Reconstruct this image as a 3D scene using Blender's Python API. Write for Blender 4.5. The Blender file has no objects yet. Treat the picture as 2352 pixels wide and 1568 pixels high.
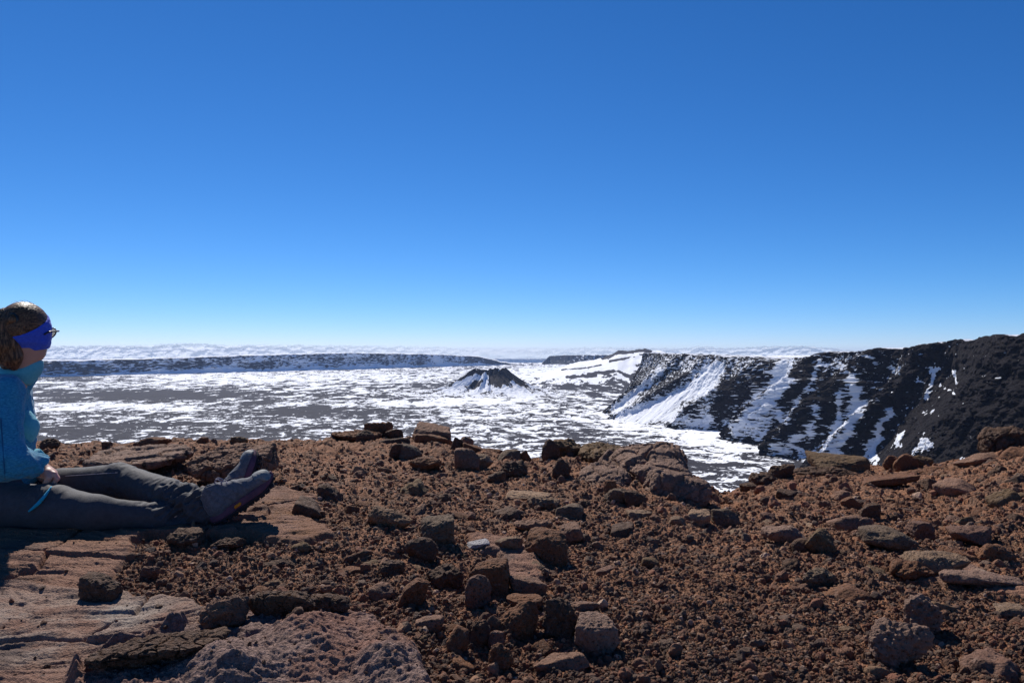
import bpy, math, random
import numpy as np
from mathutils import Vector, Matrix

SC = bpy.context.scene
COL = SC.collection
rad = math.radians
# ------------------------------------------------------------------ camera, sky, sun, exposure
F_PX, U0, V0 = 1829.0, 1176.0, 805.0      # measured focal length, centre column and eye level of the photograph
cam_d = bpy.data.cameras.new('camera')
cam = bpy.data.objects.new('camera', cam_d); COL.objects.link(cam)
cam_d.sensor_width = 36; cam_d.lens = 28.0
cam_d.shift_y = 21 / 2352
cam_d.clip_start = 0.05; cam_d.clip_end = 200000
cam.location = (0, 0, 0); cam.rotation_euler = (rad(90), 0, 0)
SC.camera = cam

SUN_AZ, SUN_EL = -22.0, 43.0              # azimuth from the view axis (negative = left)
w = bpy.data.worlds.new('World'); SC.world = w; w.use_nodes = True
nt = w.node_tree; nt.nodes.clear()
sky = nt.nodes.new('ShaderNodeTexSky'); sky.sky_type = 'NISHITA'; sky.sun_disc = False
sky.sun_elevation = rad(SUN_EL); sky.sun_rotation = rad(SUN_AZ)
sky.altitude = 4000; sky.air_density = 1.0; sky.dust_density = 0.0; sky.ozone_density = 10.0
bg = nt.nodes.new('ShaderNodeBackground'); bg.inputs['Strength'].default_value = 0.097
wo = nt.nodes.new('ShaderNodeOutputWorld')
sp = nt.nodes.new('ShaderNodeSeparateColor'); cb = nt.nodes.new('ShaderNodeCombineColor')   # thin, deep blue air of high altitude
nt.links.new(sky.outputs[0], sp.inputs[0])
for ch, g, a in ((0, 1.56, .43), (1, 1.12, .745), (2, .96, 1.08)):
    pw = nt.nodes.new('ShaderNodeMath'); pw.operation = 'POWER'; pw.inputs[1].default_value = g; nt.links.new(sp.outputs[ch], pw.inputs[0])
    ml = nt.nodes.new('ShaderNodeMath'); ml.operation = 'MULTIPLY'; ml.inputs[1].default_value = a; nt.links.new(pw.outputs[0], ml.inputs[0]); nt.links.new(ml.outputs[0], cb.inputs[ch])
nt.links.new(cb.outputs[0], bg.inputs[0]); nt.links.new(bg.outputs[0], wo.inputs[0])

S = Vector((math.sin(rad(SUN_AZ)) * math.cos(rad(SUN_EL)), math.cos(rad(SUN_AZ)) * math.cos(rad(SUN_EL)), math.sin(rad(SUN_EL))))
sl = bpy.data.lights.new('sun', 'SUN'); sl.energy = 4.9; sl.angle = rad(0.53); sl.color = (1, 0.95, 0.88)
so = bpy.data.objects.new('sun', sl); COL.objects.link(so)
so.rotation_euler = (-S).to_track_quat('-Z', 'Y').to_euler()

SC.view_settings.view_transform = 'Standard'
try: SC.view_settings.look = 'None'
except Exception: pass
SC.view_settings.exposure = 0.18; SC.view_settings.gamma = 1.0

# ------------------------------------------------------------------ numeric helpers
def P(u, v, Y):
    return np.array([(u - U0) / F_PX * Y, Y, (V0 - v) / F_PX * Y])

def _hash(ix, iy, iz, seed):
    h = (ix.astype(np.int64) * 374761393 + iy.astype(np.int64) * 668265263 + iz * 2147483647 % 4294967291 + seed * 974634777) & 0xFFFFFFFF
    h = ((h ^ (h >> 13)) * 1274126177) & 0xFFFFFFFF
    h = ((h ^ (h >> 16)) * 2246822519) & 0xFFFFFFFF
    return (h ^ (h >> 15)) & 0xFFFFFFFF
def rnd(ix, iy, iz, seed):
    return _hash(ix, iy, iz, seed).astype(np.float32) / np.float32(4294967296.0)
def vnoise2(x, y, seed=0):
    """gradient noise, about -1..1"""
    xi = np.floor(x); yi = np.floor(y); fx = (x - xi).astype(np.float32); fy = (y - yi).astype(np.float32)
    xi = xi.astype(np.int64); yi = yi.astype(np.int64)
    sx = fx * fx * fx * (fx * (fx * 6 - 15) + 10); sy = fy * fy * fy * (fy * (fy * 6 - 15) + 10)
    def g(dx, dy):
        a = rnd(xi + dx, yi + dy, 0, seed) * np.float32(2 * np.pi)
        return np.cos(a) * (fx - dx) + np.sin(a) * (fy - dy)
    a = g(0, 0) * (1 - sx) + g(1, 0) * sx; b = g(0, 1) * (1 - sx) + g(1, 1) * sx
    return (a * (1 - sy) + b * sy) * 1.5
def fbm2(x, y, oct=4, seed=0, gain=.5):
    s = 0; a = 1.0
    for i in range(oct):
        s = s + a * vnoise2(x * 2 ** i + 17.3 * i, y * 2 ** i - 9.1 * i, seed + i); a *= gain
    return s
def vnoise3(x, y, z, seed=0):
    xi = np.floor(x); yi = np.floor(y); zi = np.floor(z)
    fx = x - xi; fy = y - yi; fz = z - zi
    xi = xi.astype(np.int64); yi = yi.astype(np.int64); zi = zi.astype(np.int64)
    sx = fx * fx * (3 - 2 * fx); sy = fy * fy * (3 - 2 * fy); sz = fz * fz * (3 - 2 * fz)
    def g(a, b, c):
        h = _hash(xi + a, yi + b, 0, seed) + (zi + c) * 1103515245
        h = ((h ^ (h >> 13)) * 1274126177) & 0xFFFFFFFF; h = (h ^ (h >> 16)) & 0xFFFFFFFF
        th = (h & 0xFFFF) / 65536.0 * 2 * np.pi; zz = (h >> 16) / 65536.0 * 2 - 1; r = np.sqrt(1 - zz * zz)
        return np.cos(th) * r * (fx - a) + np.sin(th) * r * (fy - b) + zz * (fz - c)
    l = lambda p, q, t: p * (1 - t) + q * t
    return l(l(l(g(0,0,0), g(1,0,0), sx), l(g(0,1,0), g(1,1,0), sx), sy), l(l(g(0,0,1), g(1,0,1), sx), l(g(0,1,1), g(1,1,1), sx), sy), sz) * 1.5
def fbm3(p, f, oct=4, seed=0, gain=.5):
    s = 0; a = 1.0
    for i in range(oct):
        q = p * (f * 2 ** i) + 13.7 * i
        s = s + a * vnoise3(q[:, 0], q[:, 1], q[:, 2], seed + i); a *= gain
    return s
def worley2(x, y, seed=0, jit=.9):
    """F1, F2 and a random number of the nearest cell"""
    xi = np.floor(x).astype(np.int64); yi = np.floor(y).astype(np.int64)
    x = x.astype(np.float32) if x.dtype != np.float64 else x
    f1 = np.full(x.shape, 9.0, np.float32); f2 = f1.copy(); idv = np.zeros(x.shape, np.float32)
    for dx in (-1, 0, 1):
        for dy in (-1, 0, 1):
            cx = xi + dx; cy = yi + dy
            px = cx + .5 + (rnd(cx, cy, 0, seed) - .5) * jit; py = cy + .5 + (rnd(cx, cy, 0, seed + 7) - .5) * jit
            d = np.sqrt((px - x) ** 2 + (py - y) ** 2).astype(np.float32)
            near = d < f1
            f2 = np.where(near, f1, np.minimum(f2, d)); idv = np.where(near, rnd(cx, cy, 0, seed + 13), idv); f1 = np.where(near, d, f1)
    return f1, f2, idv
def worley3(p, f, seed=0, jit=.9):
    q = p * f; qi = np.floor(q).astype(np.int64)
    f1 = np.full(len(p), 9.0); f2 = f1.copy(); idv = np.zeros(len(p))
    for dx in (-1, 0, 1):
        for dy in (-1, 0, 1):
            for dz in (-1, 0, 1):
                c = qi + np.array([dx, dy, dz])
                r = [rnd(c[:, 0], c[:, 1] + c[:, 2] * 7919, 0, seed + k) for k in range(4)]
                d = np.sqrt(sum((c[:, k] + .5 + (r[k] - .5) * jit - q[:, k]) ** 2 for k in range(3)))
                near = d < f1
                f2 = np.where(near, f1, np.minimum(f2, d)); idv = np.where(near, r[3], idv); f1 = np.where(near, d, f1)
    return f1, f2, idv
def sstep(a, b, x):
    t = np.clip((x - a) / (b - a), 0, 1); return t * t * (3 - 2 * t)
def stones(x, y, f, seed, fill=.75):
    """dome shaped half buried stones, 0..1"""
    f1, f2, i = worley2(x * f, y * f, seed)
    r = .35 + .35 * i
    return np.sqrt(np.clip(1 - (f1 / r) ** 2, 0, 1)) * (.35 + .65 * i) * (rnd((i * 99991).astype(np.int64), (i * 0).astype(np.int64), 0, 3) < fill)

def mesh_np(name, V, Fc, smooth=True):
    me = bpy.data.meshes.new(name)
    V = np.asarray(V, np.float32).reshape(-1, 3); Fc = np.asarray(Fc, np.int32); n, k = Fc.shape
    me.vertices.add(len(V)); me.vertices.foreach_set('co', V.ravel())
    me.loops.add(n * k); me.loops.foreach_set('vertex_index', Fc.ravel())
    me.polygons.add(n); me.polygons.foreach_set('loop_start', np.arange(0, n * k, k, dtype=np.int32))
    me.polygons.foreach_set('use_smooth', np.full(n, smooth))
    me.update(calc_edges=True)
    return me
def grid_faces(nr, nc, wrap=False):
    r = np.arange(nr - 1)[:, None]; c = np.arange(nc if wrap else nc - 1)[None, :]
    c2 = (c + 1) % nc
    return np.stack([r * nc + c, r * nc + c2, (r + 1) * nc + c2, (r + 1) * nc + c], -1).reshape(-1, 4)
def attr(me, name, vals):
    a = me.attributes.new(name, 'FLOAT', 'POINT'); a.data.foreach_set('value', np.asarray(vals, np.float32).ravel())
def link(name, me, mat=None, parent=None, label=None, cat=None, group=None, kind=None):
    o = bpy.data.objects.new(name, me); COL.objects.link(o)
    if mat is not None: me.materials.append(mat)
    if parent: o.parent = parent
    for k, val in (('label', label), ('category', cat), ('group', group), ('kind', kind)):
        if val: o[k] = val
    return o

# ------------------------------------------------------------------ node helpers
class NT:
    def __init__(s, name):
        s.m = bpy.data.materials.new(name); s.m.use_nodes = True; s.t = s.m.node_tree; s.t.nodes.clear()
        s.out = s.t.nodes.new('ShaderNodeOutputMaterial')
    def n(s, typ, **kw):
        nd = s.t.nodes.new(typ)
        for k, val in kw.items():
            if k.startswith('i_'): s.put(nd.inputs[k[2:].replace('_', ' ')], val)
            else: setattr(nd, k, val)
        return nd
    def put(s, sock, val):
        if hasattr(val, 'links') or isinstance(val, bpy.types.NodeSocket): s.t.links.new(val, sock)
        else: sock.default_value = val
    def math(s, op, a, b=0.0, clamp=False):
        nd = s.t.nodes.new('ShaderNodeMath'); nd.operation = op; nd.use_clamp = clamp
        s.put(nd.inputs[0], a); s.put(nd.inputs[1], b); return nd.outputs[0]
    def mix(s, fac, a, b, typ='MIX'):
        nd = s.t.nodes.new('ShaderNodeMix'); nd.data_type = 'RGBA'; nd.blend_type = typ
        s.put(nd.inputs[0], fac); s.put(nd.inputs[6], a if not isinstance(a, tuple) else a + (1,)[:4 - len(a)]); s.put(nd.inputs[7], b if not isinstance(b, tuple) else b + (1,)[:4 - len(b)]); return nd.outputs[2]
    def ramp(s, x, lo, hi):
        nd = s.t.nodes.new('ShaderNodeMapRange'); nd.interpolation_type = 'SMOOTHSTEP'
        s.put(nd.inputs[0], x); s.put(nd.inputs[1], lo); s.put(nd.inputs[2], hi); return nd.outputs[0]
    def coord(s, scale=(1, 1, 1), kind='Object'):
        tc = s.t.nodes.new('ShaderNodeTexCoord'); mp = s.t.nodes.new('ShaderNodeMapping')
        s.t.links.new(tc.outputs[kind], mp.inputs[0]); mp.inputs['Scale'].default_value = scale; return mp.outputs[0]
    def noise(s, co, scale, detail=4, rough=.55, col=False):
        nd = s.t.nodes.new('ShaderNodeTexNoise'); s.put(nd.inputs['Vector'], co); nd.inputs['Scale'].default_value = scale
        nd.inputs['Detail'].default_value = detail; nd.inputs['Roughness'].default_value = rough; return nd.outputs[1 if col else 0]
    def voro(s, co, scale, feature='F1', rand=1):
        nd = s.t.nodes.new('ShaderNodeTexVoronoi'); nd.feature = feature; s.put(nd.inputs['Vector'], co); nd.inputs['Scale'].default_value = scale
        nd.inputs['Randomness'].default_value = rand; return nd
    def att(s, name, typ='GEOMETRY'):
        nd = s.t.nodes.new('ShaderNodeAttribute'); nd.attribute_name = name; nd.attribute_type = typ; return nd
    def bump(s, h, strength, dist, normal=None):
        nd = s.t.nodes.new('ShaderNodeBump'); s.put(nd.inputs['Height'], h); nd.inputs['Strength'].default_value = strength; nd.inputs['Distance'].default_value = dist
        if normal is not None: s.put(nd.inputs['Normal'], normal)
        return nd.outputs[0]
    def bsdf(s, color, rough=.9, spec=.3, normal=None, **kw):
        b = s.t.nodes.new('ShaderNodeBsdfPrincipled'); s.put(b.inputs['Base Color'], color if not isinstance(color, tuple) else color + (1,)[:4 - len(color)])
        s.put(b.inputs['Roughness'], rough); s.put(b.inputs['Specular IOR Level'], spec)
        if normal is not None: s.put(b.inputs['Normal'], normal)
        for k, val in kw.items(): s.put(b.inputs[k.replace('_', ' ')], val)
        s.t.links.new(b.outputs[0], s.out.inputs[0]); return b

SNOW = (.86, .88, .92)
# ------------------------------------------------------------------ materials of the far land
def mat_snowrock(name, rock_a, rock_b, nscale, sharp=.10, fine=(.05, 3.0), bump=(.5, 2.0)):
    m = NT(name); co = m.coord()
    s = m.att('snow').outputs['Fac']
    n1 = m.noise(co, fine[0] * 6, 6, .65); n2 = m.noise(co, nscale, 5, .6)
    x = m.math('ADD', s, m.math('MULTIPLY', m.math('SUBTRACT', n1, .5), fine[1] * .25))
    f = m.ramp(x, -sharp, sharp)
    rock = m.mix(n2, rock_a, rock_b)
    rock = m.mix(m.ramp(m.noise(co, nscale * 9, 3, .7), .35, .7), rock, m.mix(.5, rock, tuple(c * .35 for c in rock_a)))
    col = m.mix(f, rock, SNOW)
    h = m.math('MULTIPLY', m.noise(co, nscale * 6, 7, .75), m.math('SUBTRACT', 1.0, m.math('MULTIPLY', f, .8)))
    m.bsdf(col, .9, .1, m.bump(h, bump[0], bump[1]))
    return m.m
M_floor = mat_snowrock('crater_floor_snow_and_lava', (.024, .023, .030), (.052, .050, .062), .03, fine=(.02, 1.5), bump=(.6, 1.5))
M_wall = mat_snowrock('cliff_rock_and_snow', (.016, .013, .016), (.038, .030, .032), .04, fine=(.04, 2.2), bump=(1.0, 9.0))
M_far = mat_snowrock('far_wall_rock_and_snow', (.020, .018, .024), (.05, .042, .042), .03, fine=(.008, 1.6), bump=(.7, 6.0))
M_cone = mat_snowrock('cone_cinder_and_snow', (.022, .018, .021), (.056, .045, .043), .05, fine=(.02, 1.0), bump=(.7, 3.0))

def strokes(u, v, lst):
    """sum of soft brush strokes measured on the photograph: (points, width, strength)"""
    out = np.zeros(u.shape, np.float32)
    for pts, wd, st in lst:
        d2 = np.full(u.shape, 1e9, np.float32)
        if len(pts) == 1: pts = [pts[0], (pts[0][0] + .1, pts[0][1])]
        for (x0, y0), (x1, y1) in zip(pts[:-1], pts[1:]):
            L = (x1 - x0) ** 2 + (y1 - y0) ** 2
            t = np.clip(((u - x0) * (x1 - x0) + (v - y0) * (y1 - y0)) / L, 0, 1)
            d2 = np.minimum(d2, (u - x0 - t * (x1 - x0)) ** 2 + (v - y0 - t * (y1 - y0)) ** 2)
        out += st * np.exp(-d2 / wd ** 2)
    return out
def gauss(u, v, lst):
    out = 0
    for cu, cv, su, sv, a in lst: out = out + a * np.exp(-((u - cu) / su) ** 2 - ((v - cv) / sv) ** 2)
    return out

FLOOR = -100.0
# ------------------------------------------------------------------ crater floor
def crater_floor():
    nc, na = 1500, 760
    t = np.concatenate([np.linspace(-1.5, -.80, 70, endpoint=False), np.linspace(-.80, .80, nc), np.linspace(.80, 1.5, 70)[1:]])
    iy = np.concatenate([1 / np.linspace(95, 480, 60, endpoint=False), np.linspace(1 / 480, 1 / 7600, na)])
    T, IY = np.meshgrid(t, iy); Y = 1 / IY; X = T * Y
    U = U0 + F_PX * T; VB = V0 - F_PX * FLOOR * IY
    big = fbm2(X / 260, Y / 260, 3, 5); lum = fbm2(X / 34, Y / 34, 4, 11, .55); rdg = 1 - np.abs(fbm2(X / 90 + 3, Y / 60, 3, 31))
    Z = FLOOR + big * 1.6 + lum * .9 + rdg * 1.0 - .6
    wx = X + vnoise2(X / 45, Y / 45, 57) * 14; wy = Y + vnoise2(X / 45, Y / 45, 58) * 14
    far = sstep(700, 2300, Y)
    sn = fbm2(wx / 150, wy / 150, 2, 51) * .22 + (1 - far) * fbm2(wx / 22, wy / 30, 5, 61, .84) * .50 + far * fbm2(wx / 42, wy / 115, 5, 62, .80) * .55
    sn = sn + far * vnoise2(X / 14, Y / 60, 63) * .25 - lum * .10 - rdg * .22 + .12
    # foot-hill and snow slope in front of the far peak
    pu = [1100, 1265, 1300, 1350, 1385, 1400, 1420, 1440, 1462, 1480, 1490, 1530, 1600, 1700, 2600]
    pv = [840, 839, 836, 829, 822, 815, 806, 807, 804, 801, 803, 812, 816, 818, 818]
    zt = -(np.interp(U, pu, pv) - V0) / F_PX * 2700 + fbm2(X / 60, Y / 60, 3, 71) * 2
    yy = (Y - 1950) / (2700 - 1950)
    up = np.where(Y < 2700, sstep(0, 1, yy) ** 1.15, np.exp(-((Y - 2700) / 350) ** 2))
    up = up * sstep(1180, 1330, U + fbm2(X / 200, Y / 200, 2, 81) * 30)
    gain = np.clip(zt - FLOOR, 0, 200)
    Z = Z + up * gain * (1 + .05 * fbm2(X / 40, Y / 80, 4, 82))
    Z = np.where(Y > 6400, Z - ((Y - 6400) / 600) ** 2 * 6, Z)
    V = V0 - F_PX * Z / Y
    bias = gauss(U, VB, [(330, 906, 300, 12, -.55), (150, 985, 160, 26, -.25), (760, 945, 260, 13, -.40), (1000, 888, 70, 9, -.5), (1350, 893, 150, 8, -.4),
                        (420, 975, 300, 12, -.30), (900, 985, 200, 14, -.1), (1480, 1025, 90, 14, -.25), (1600, 1075, 90, 12, -.25), (600, 1000, 180, 12, -.3),
                        (1300, 960, 260, 36, .12), (1500, 985, 190, 20, .15), (1750, 1040, 150, 26, .0), (1250, 1000, 200, 14, -.12), (600, 867, 600, 15, .35), (1090, 915, 120, 12, .45),
                        (1330, 858, 170, 18, .6), (330, 935, 260, 8, .35), (1000, 930, 200, 10, .3), (150, 868, 160, 8, -.5), (1720, 1100, 160, 30, -.12)])
    hill = up * (gain > 12)
    bias = bias + hill * .95 - strokes(U, V, [([(1385, 822), (1420, 808), (1480, 803), (1492, 806)], 5, 3.2), ([(1400, 830), (1440, 822), (1485, 812)], 2.2, 1.6),
                                              ([(1290, 849), (1340, 845), (1380, 838)], 2, 1.8), ([(1350, 858), (1420, 852), (1440, 862)], 2.2, 1.6), ([(1300, 866), (1370, 862)], 2.5, 1.3)]) * (up > .02)
    near_cliff = np.exp(-((X - 215) / 60) ** 2) * sstep(500, 800, Y) * (Y < 1300)
    bias = bias + near_cliff * .25
    me = mesh_np('crater_floor', np.stack([X, Y, Z], -1), grid_faces(*X.shape))
    attr(me, 'snow', sn + bias - .02)
    link('crater_floor', me, M_floor, label='flat crater floor of dark lava patched with bright snow', cat='crater floor', kind='structure')
crater_floor()

# ------------------------------------------------------------------ cliffs
def smooth1(a, k):
    ker = np.hanning(2 * k + 3)[1:-1]; ker /= ker.sum()
    p = np.pad(a, k, mode='edge'); return np.convolve(p, ker, 'valid')
def wall(name, base, top, ns, nt_, mat, disp, snow, plateau=(260, -30), prof=None, label='', sm=.02, rim=None):
    base = np.array(base, float); top = np.array(top, float)
    L = np.concatenate([[0], np.cumsum(np.linalg.norm(np.diff((base[:, :2] + top[:, :2]) / 2, axis=0), axis=1))]); s = np.linspace(0, L[-1], ns)
    k = max(2, int(ns * sm))
    B = np.stack([smooth1(np.interp(s, L, base[:, i]), k) for i in range(2)] + [np.full(ns, FLOOR - 3)], -1)
    T = np.stack([smooth1(np.interp(s, L, top[:, i]), k) for i in range(2)] + [np.interp(s, L, top[:, 2])], -1)
    t = np.concatenate([np.linspace(0, 1, nt_), 1 + np.linspace(0, 1, 40)[1:] ** 1.5])
    tf = np.minimum(t, 1)[:, None]
    zf = prof(tf)
    out = (B - T); out[:, 2] = 0; out /= np.linalg.norm(out, axis=1)[:, None]
    Xg = B[None, :, 0] + (T - B)[None, :, 0] * tf; Yg = B[None, :, 1] + (T - B)[None, :, 1] * tf
    Zg = B[None, :, 2] + (T - B)[None, :, 2] * zf
    Sg = np.broadcast_to(s[None, :], Xg.shape)
    d, dz = disp(Xg, Yg, Zg, Sg, tf)
    Xg = Xg + out[None, :, 0] * d; Yg = Yg + out[None, :, 1] * d; Zg = Zg + dz
    back = np.maximum(t - 1, 0)[:, None]
    Xg = Xg - out[None, :, 0] * back * plateau[0]; Yg = Yg - out[None, :, 1] * back * plateau[0]
    Zg = Zg + back * plateau[1] + (rim(back, Sg) if rim else 0) + np.where(back > 0, fbm2(Xg / 25, Yg / 25, 3, 9) * 1.2, 0)
    U = U0 + F_PX * Xg / Yg; V = V0 - F_PX * Zg / Yg
    me = mesh_np(name, np.stack([Xg, Yg, Zg], -1), grid_faces(*Xg.shape))
    attr(me, 'snow', snow(Xg, Yg, Zg, Sg, tf, back, U, V, d))
    link(name, me, mat, label=label, cat='cliff', kind='structure')

# right-hand caldera wall
RB = [(158, 1386), (143, 1172), (190, 1075), (244, 999), (251, 843), (250, 706), (250, 560), (258, 450), (250, 330), (250, 200)]
RT = [(239, 1450, -5), (262, 1340, -5.5), (294, 1150, -7.5), (342, 989, -11), (341, 820, -2), (345, 700, 2), (338, 600, 8), (334, 480, 12), (330, 330, 12), (330, 200, 12)]
def rdisp(X, Y, Z, Sg, t):
    wy = Y
    env = np.sin(np.pi * np.clip(t, 0, 1)) ** .7 * .8 + .2 * (1 - t)
    ribs = 0
    for c, sg, a in ((1290, 34, 34), (1185, 22, 26), (1015, 30, 64), (865, 24, 54), (742, 21, 50), (645, 18, 40), (470, 95, 44)):
        ribs = ribs + a * np.exp(-((wy + (t - .5) * 26 + 10 * vnoise2(X / 40, Z / 40, 3) - c) / sg) ** 2)
    ribs = ribs - 20
    n = (1 - np.abs(fbm2(Sg / 55, t * 1.3 + Sg / 200, 3, 21))) * 9 - 4.5
    strata = (np.abs(fbm2(Sg / 40, Z / 14, 4, 23, .62)) * 4 - 2 + (1 - worley2(Sg / 9, Z / 14, 24)[0]) * 5 - 2.5) * sstep(.25, .6, t) + fbm2(Sg / 12, Z / 9, 5, 25, .65) * 2.6
    n2 = (1 - np.abs(fbm2(Sg / 18, Z / 45, 4, 27))) * 7.0
    rough = sstep(-8, 8, ribs) * .6 + .4
    return ribs * env + n * env + (strata + n2) * rough, fbm2(Sg / 40, t * 0 + 1, 4, 29) * 2.2 * t ** 4 + fbm2(Sg / 7, t * 0 + 4, 2, 30) * .8 * t ** 6
def z5(l): return [([(1203.5 + .4883 * x, 739.3 + .4883 * y) for x, y in p], wd * .51, s) for p, wd, s in l]
RSTR = z5([([(890, 235), (800, 310), (700, 370), (600, 405), (520, 430)], 38, 1.6), ([(450, 445), (640, 440), (850, 475)], 32, 1.3), ([(850, 300), (860, 450)], 34, 1.0),
           ([(640, 230), (520, 335), (430, 405)], 20, 1.5), ([(690, 190), (860, 205)], 45, .55), ([(560, 200), (600, 180)], 25, .5),
           ([(1230, 190), (1195, 280), (1080, 410), (1000, 510)], 36, 1.6), ([(1240, 280), (1150, 400), (1060, 520)], 24, 1.2), ([(950, 190), (1180, 215)], 40, .55), ([(1180, 430), (1120, 520), (1090, 545)], 18, .9),
           ([(980, 300), (1060, 260)], 40, .3), ([(900, 260), (890, 320)], 14, .8), ([(930, 470), (970, 480)], 12, .8),
           ([(1390, 190), (1345, 300), (1290, 370), (1235, 450)], 13, 1.0), ([(1375, 400), (1340, 520)], 20, 1.2), ([(1290, 540), (1230, 600), (1180, 590)], 26, 1.3), ([(1200, 430), (1240, 480)], 18, 1.1),
           ([(1540, 270), (1570, 390), (1520, 500), (1455, 600)], 34, 1.6), ([(1480, 330), (1470, 480), (1400, 600), (1310, 640)], 15, 1.1), ([(1430, 640), (1560, 660)], 26, .8), ([(1370, 620), (1290, 600)], 12, .7),
           ([(1722, 420), (1665, 520), (1640, 600), (1645, 690)], 17, 1.6), ([(1600, 640), (1620, 560)], 14, .8), ([(1600, 380), (1660, 370)], 16, .7),
           ([(1400, 200), (1510, 205)], 18, .95), ([(1380, 170), (1640, 160)], 12, .5), ([(1740, 200), (1760, 240)], 16, .6), ([(1640, 170), (1650, 210)], 12, .7),
           ([(1930, 215), (1915, 290), (1895, 360)], 10, 2.0), ([(2005, 235), (2035, 285)], 9, 1.8), ([(1770, 530), (1765, 575)], 12, 2.2), ([(1870, 545), (1905, 580), (1840, 600)], 18, 2.2),
           ([(2070, 640), (2068, 665)], 8, 2.2), ([(2160, 570), (2168, 595)], 6, 2.1), ([(1910, 420)], 10, 1.8), ([(2010, 320), (2008, 340)], 7, 1.9), ([(1858, 275)], 8, 1.6), ([(2230, 270), (2275, 262)], 6, 1.3), ([(2110, 650)], 7, 2),
           ([(2150, 630)], 6, 1.9), ([(1910, 680)], 6, 1.9), ([(2110, 530)], 5, 1.8), ([(2260, 135)], 6, 1.5), ([(2080, 205)], 6, 1.3), ([(2165, 250)], 5, 1.4), ([(2190, 605)], 5, 1.6), ([(1975, 300)], 7, 1.4), ([(1880, 430)], 8, 1.4)])
def rsnow(X, Y, Z, Sg, t, back, U, V, d):
    uw = U + fbm2(Sg / 16, Z / 11, 4, 41, .65) * 12 * np.clip(900 / Y, .6, 2) * .6; vw = V + fbm2(Sg / 12, Z / 8, 4, 43, .65) * 8
    a = strokes(uw, vw, RSTR)
    mott = fbm2(Sg / 9, Z / 3.2, 5, 45, .72) * .85 * sstep(520, 760, Y) + fbm2(Sg / 3.2, Z / 1.8, 4, 46, .75) * .62 - d * .010
    far = sstep(760, 1150, Y) * .10
    a = a * 1.12 + mott + far + .9 * sstep(.10, .03, worley2(Sg / 17, Z / 12, 48)[0]) * (Y < 640) - .72 - .35 * (1 - sstep(560, 640, Y))
    return np.where(back > 0, .15 + fbm2(X / 15, Y / 15, 3, 47) * .6, a)
rprof = lambda t: np.where(t < .80, .74 * (t / .80) ** 1.12, .74 + .26 * sstep(0, 1, (t - .8) / .2) ** .8)
wall('cliff', RB, RT, 2200, 430, M_wall, rdisp, rsnow, plateau=(420, -12), prof=rprof, label='dark ribbed crater wall with snow filled gullies on the right', sm=.02,
     rim=lambda b, s: np.where(b > 0, np.minimum(b * 10, 1) * 0.8, 0))

# left-hand far wall
def uvb(u, v): Y = -FLOOR * F_PX / (v - V0); return ((u - U0) / F_PX * Y, Y)
LBuv = [(-1500, 868), (-200, 868), (0, 868), (120, 865), (300, 860), (600, 853), (800, 848), (1000, 842), (1100, 839.5), (1150, 838.5), (1190, 837)]
LTv = [838, 834, 831, 829, 825, 815.5, 810.5, 814, 819, 831, 836.8]
LB = [uvb(*p) for p in LBuv]
LT = []
for (u, v), tv, (bx, by) in zip(LBuv, LTv, LB):
    Yt = by + 40; LT.append(((u - U0) / F_PX * Yt, Yt, (V0 - tv) / F_PX * Yt))
def ldisp(X, Y, Z, Sg, t):
    env = np.sin(np.pi * t) * .7 + .3
    return ((1 - np.abs(fbm2(Sg / 160, t * .6, 3, 121))) * 34 - 18) * env + fbm2(Sg / 60, Z / 14, 4, 123, .6) * 3.5 * sstep(.1, .4, t), fbm2(Sg / 120, t * 0, 4, 125) * 2.6 * t ** 3
def lsnow(X, Y, Z, Sg, t, back, U, V, d):
    tal = 1.5 * (1 - sstep(.10, .34, t + fbm2(Sg / 150, t, 2, 131) * .16 - (U - 300) / 9000 + .10 * sstep(350, 50, U)))
    a = fbm2(Sg / 34, Z / 6, 5, 133, .7) * .8 + fbm2(Sg / 200, Z / 40, 2, 135) * .6 + tal - .10 + sstep(300, 900, U) * .1 - .5 * sstep(1040, 1110, U)
    return np.where(back > 0, .35 + fbm2(X / 60, Y / 60, 3, 137) * .6, a)
lprof = lambda t: np.where(t < .5, .42 * (t / .5), .42 + .58 * sstep(0, 1, (t - .5) / .5) ** .9)
wall('cliff', LB, LT, 2000, 200, M_far, ldisp, lsnow, plateau=(900, -20), prof=lprof, label='long low blue shadowed crater wall dusted with snow on the far left', sm=.012,
     rim=lambda b, s: np.sin(np.clip(b * 3, 0, 1) * np.pi / 2) * 7 * (b > 0))
# far middle wall
FBuv = [(1245, 837), (1262, 836), (1300, 837), (1350, 838), (1420, 838), (1500, 838), (1700, 838)]
FTv = [833, 817.5, 815.5, 815, 815, 816, 818]
FB = [uvb(*p) for p in FBuv]
FT = [((u - U0) / F_PX * (by + 90), by + 90, (V0 - tv) / F_PX * (by + 90)) for (u, v), tv, (bx, by) in zip(FBuv, FTv, FB)]
def fsnow(X, Y, Z, Sg, t, back, U, V, d):
    a = fbm2(Sg / 30, Z / 12, 4, 233, .6) * .9 - .30 - .5 * (1 - sstep(1290, 1340, U)) + 1.2 * (1 - sstep(.1, .3, t + fbm2(Sg / 90, t, 2, 235) * .2)) * sstep(1280, 1330, U)
    return np.where(back > 0, .5 + fbm2(X / 60, Y / 60, 3, 237) * .5, a)
wall('cliff', FB, FT, 900, 120, M_far, lambda X, Y, Z, S_, t: (((1 - np.abs(fbm2(S_ / 90, t * .6, 3, 221))) * 24 - 12) * np.sin(np.pi * t), fbm2(S_ / 70, t * 0, 3, 225) * 1.5 * t ** 3),
     fsnow, plateau=(1500, -20), prof=lprof, label='small dark flat topped crater wall in the far middle distance', sm=.006)

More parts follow.
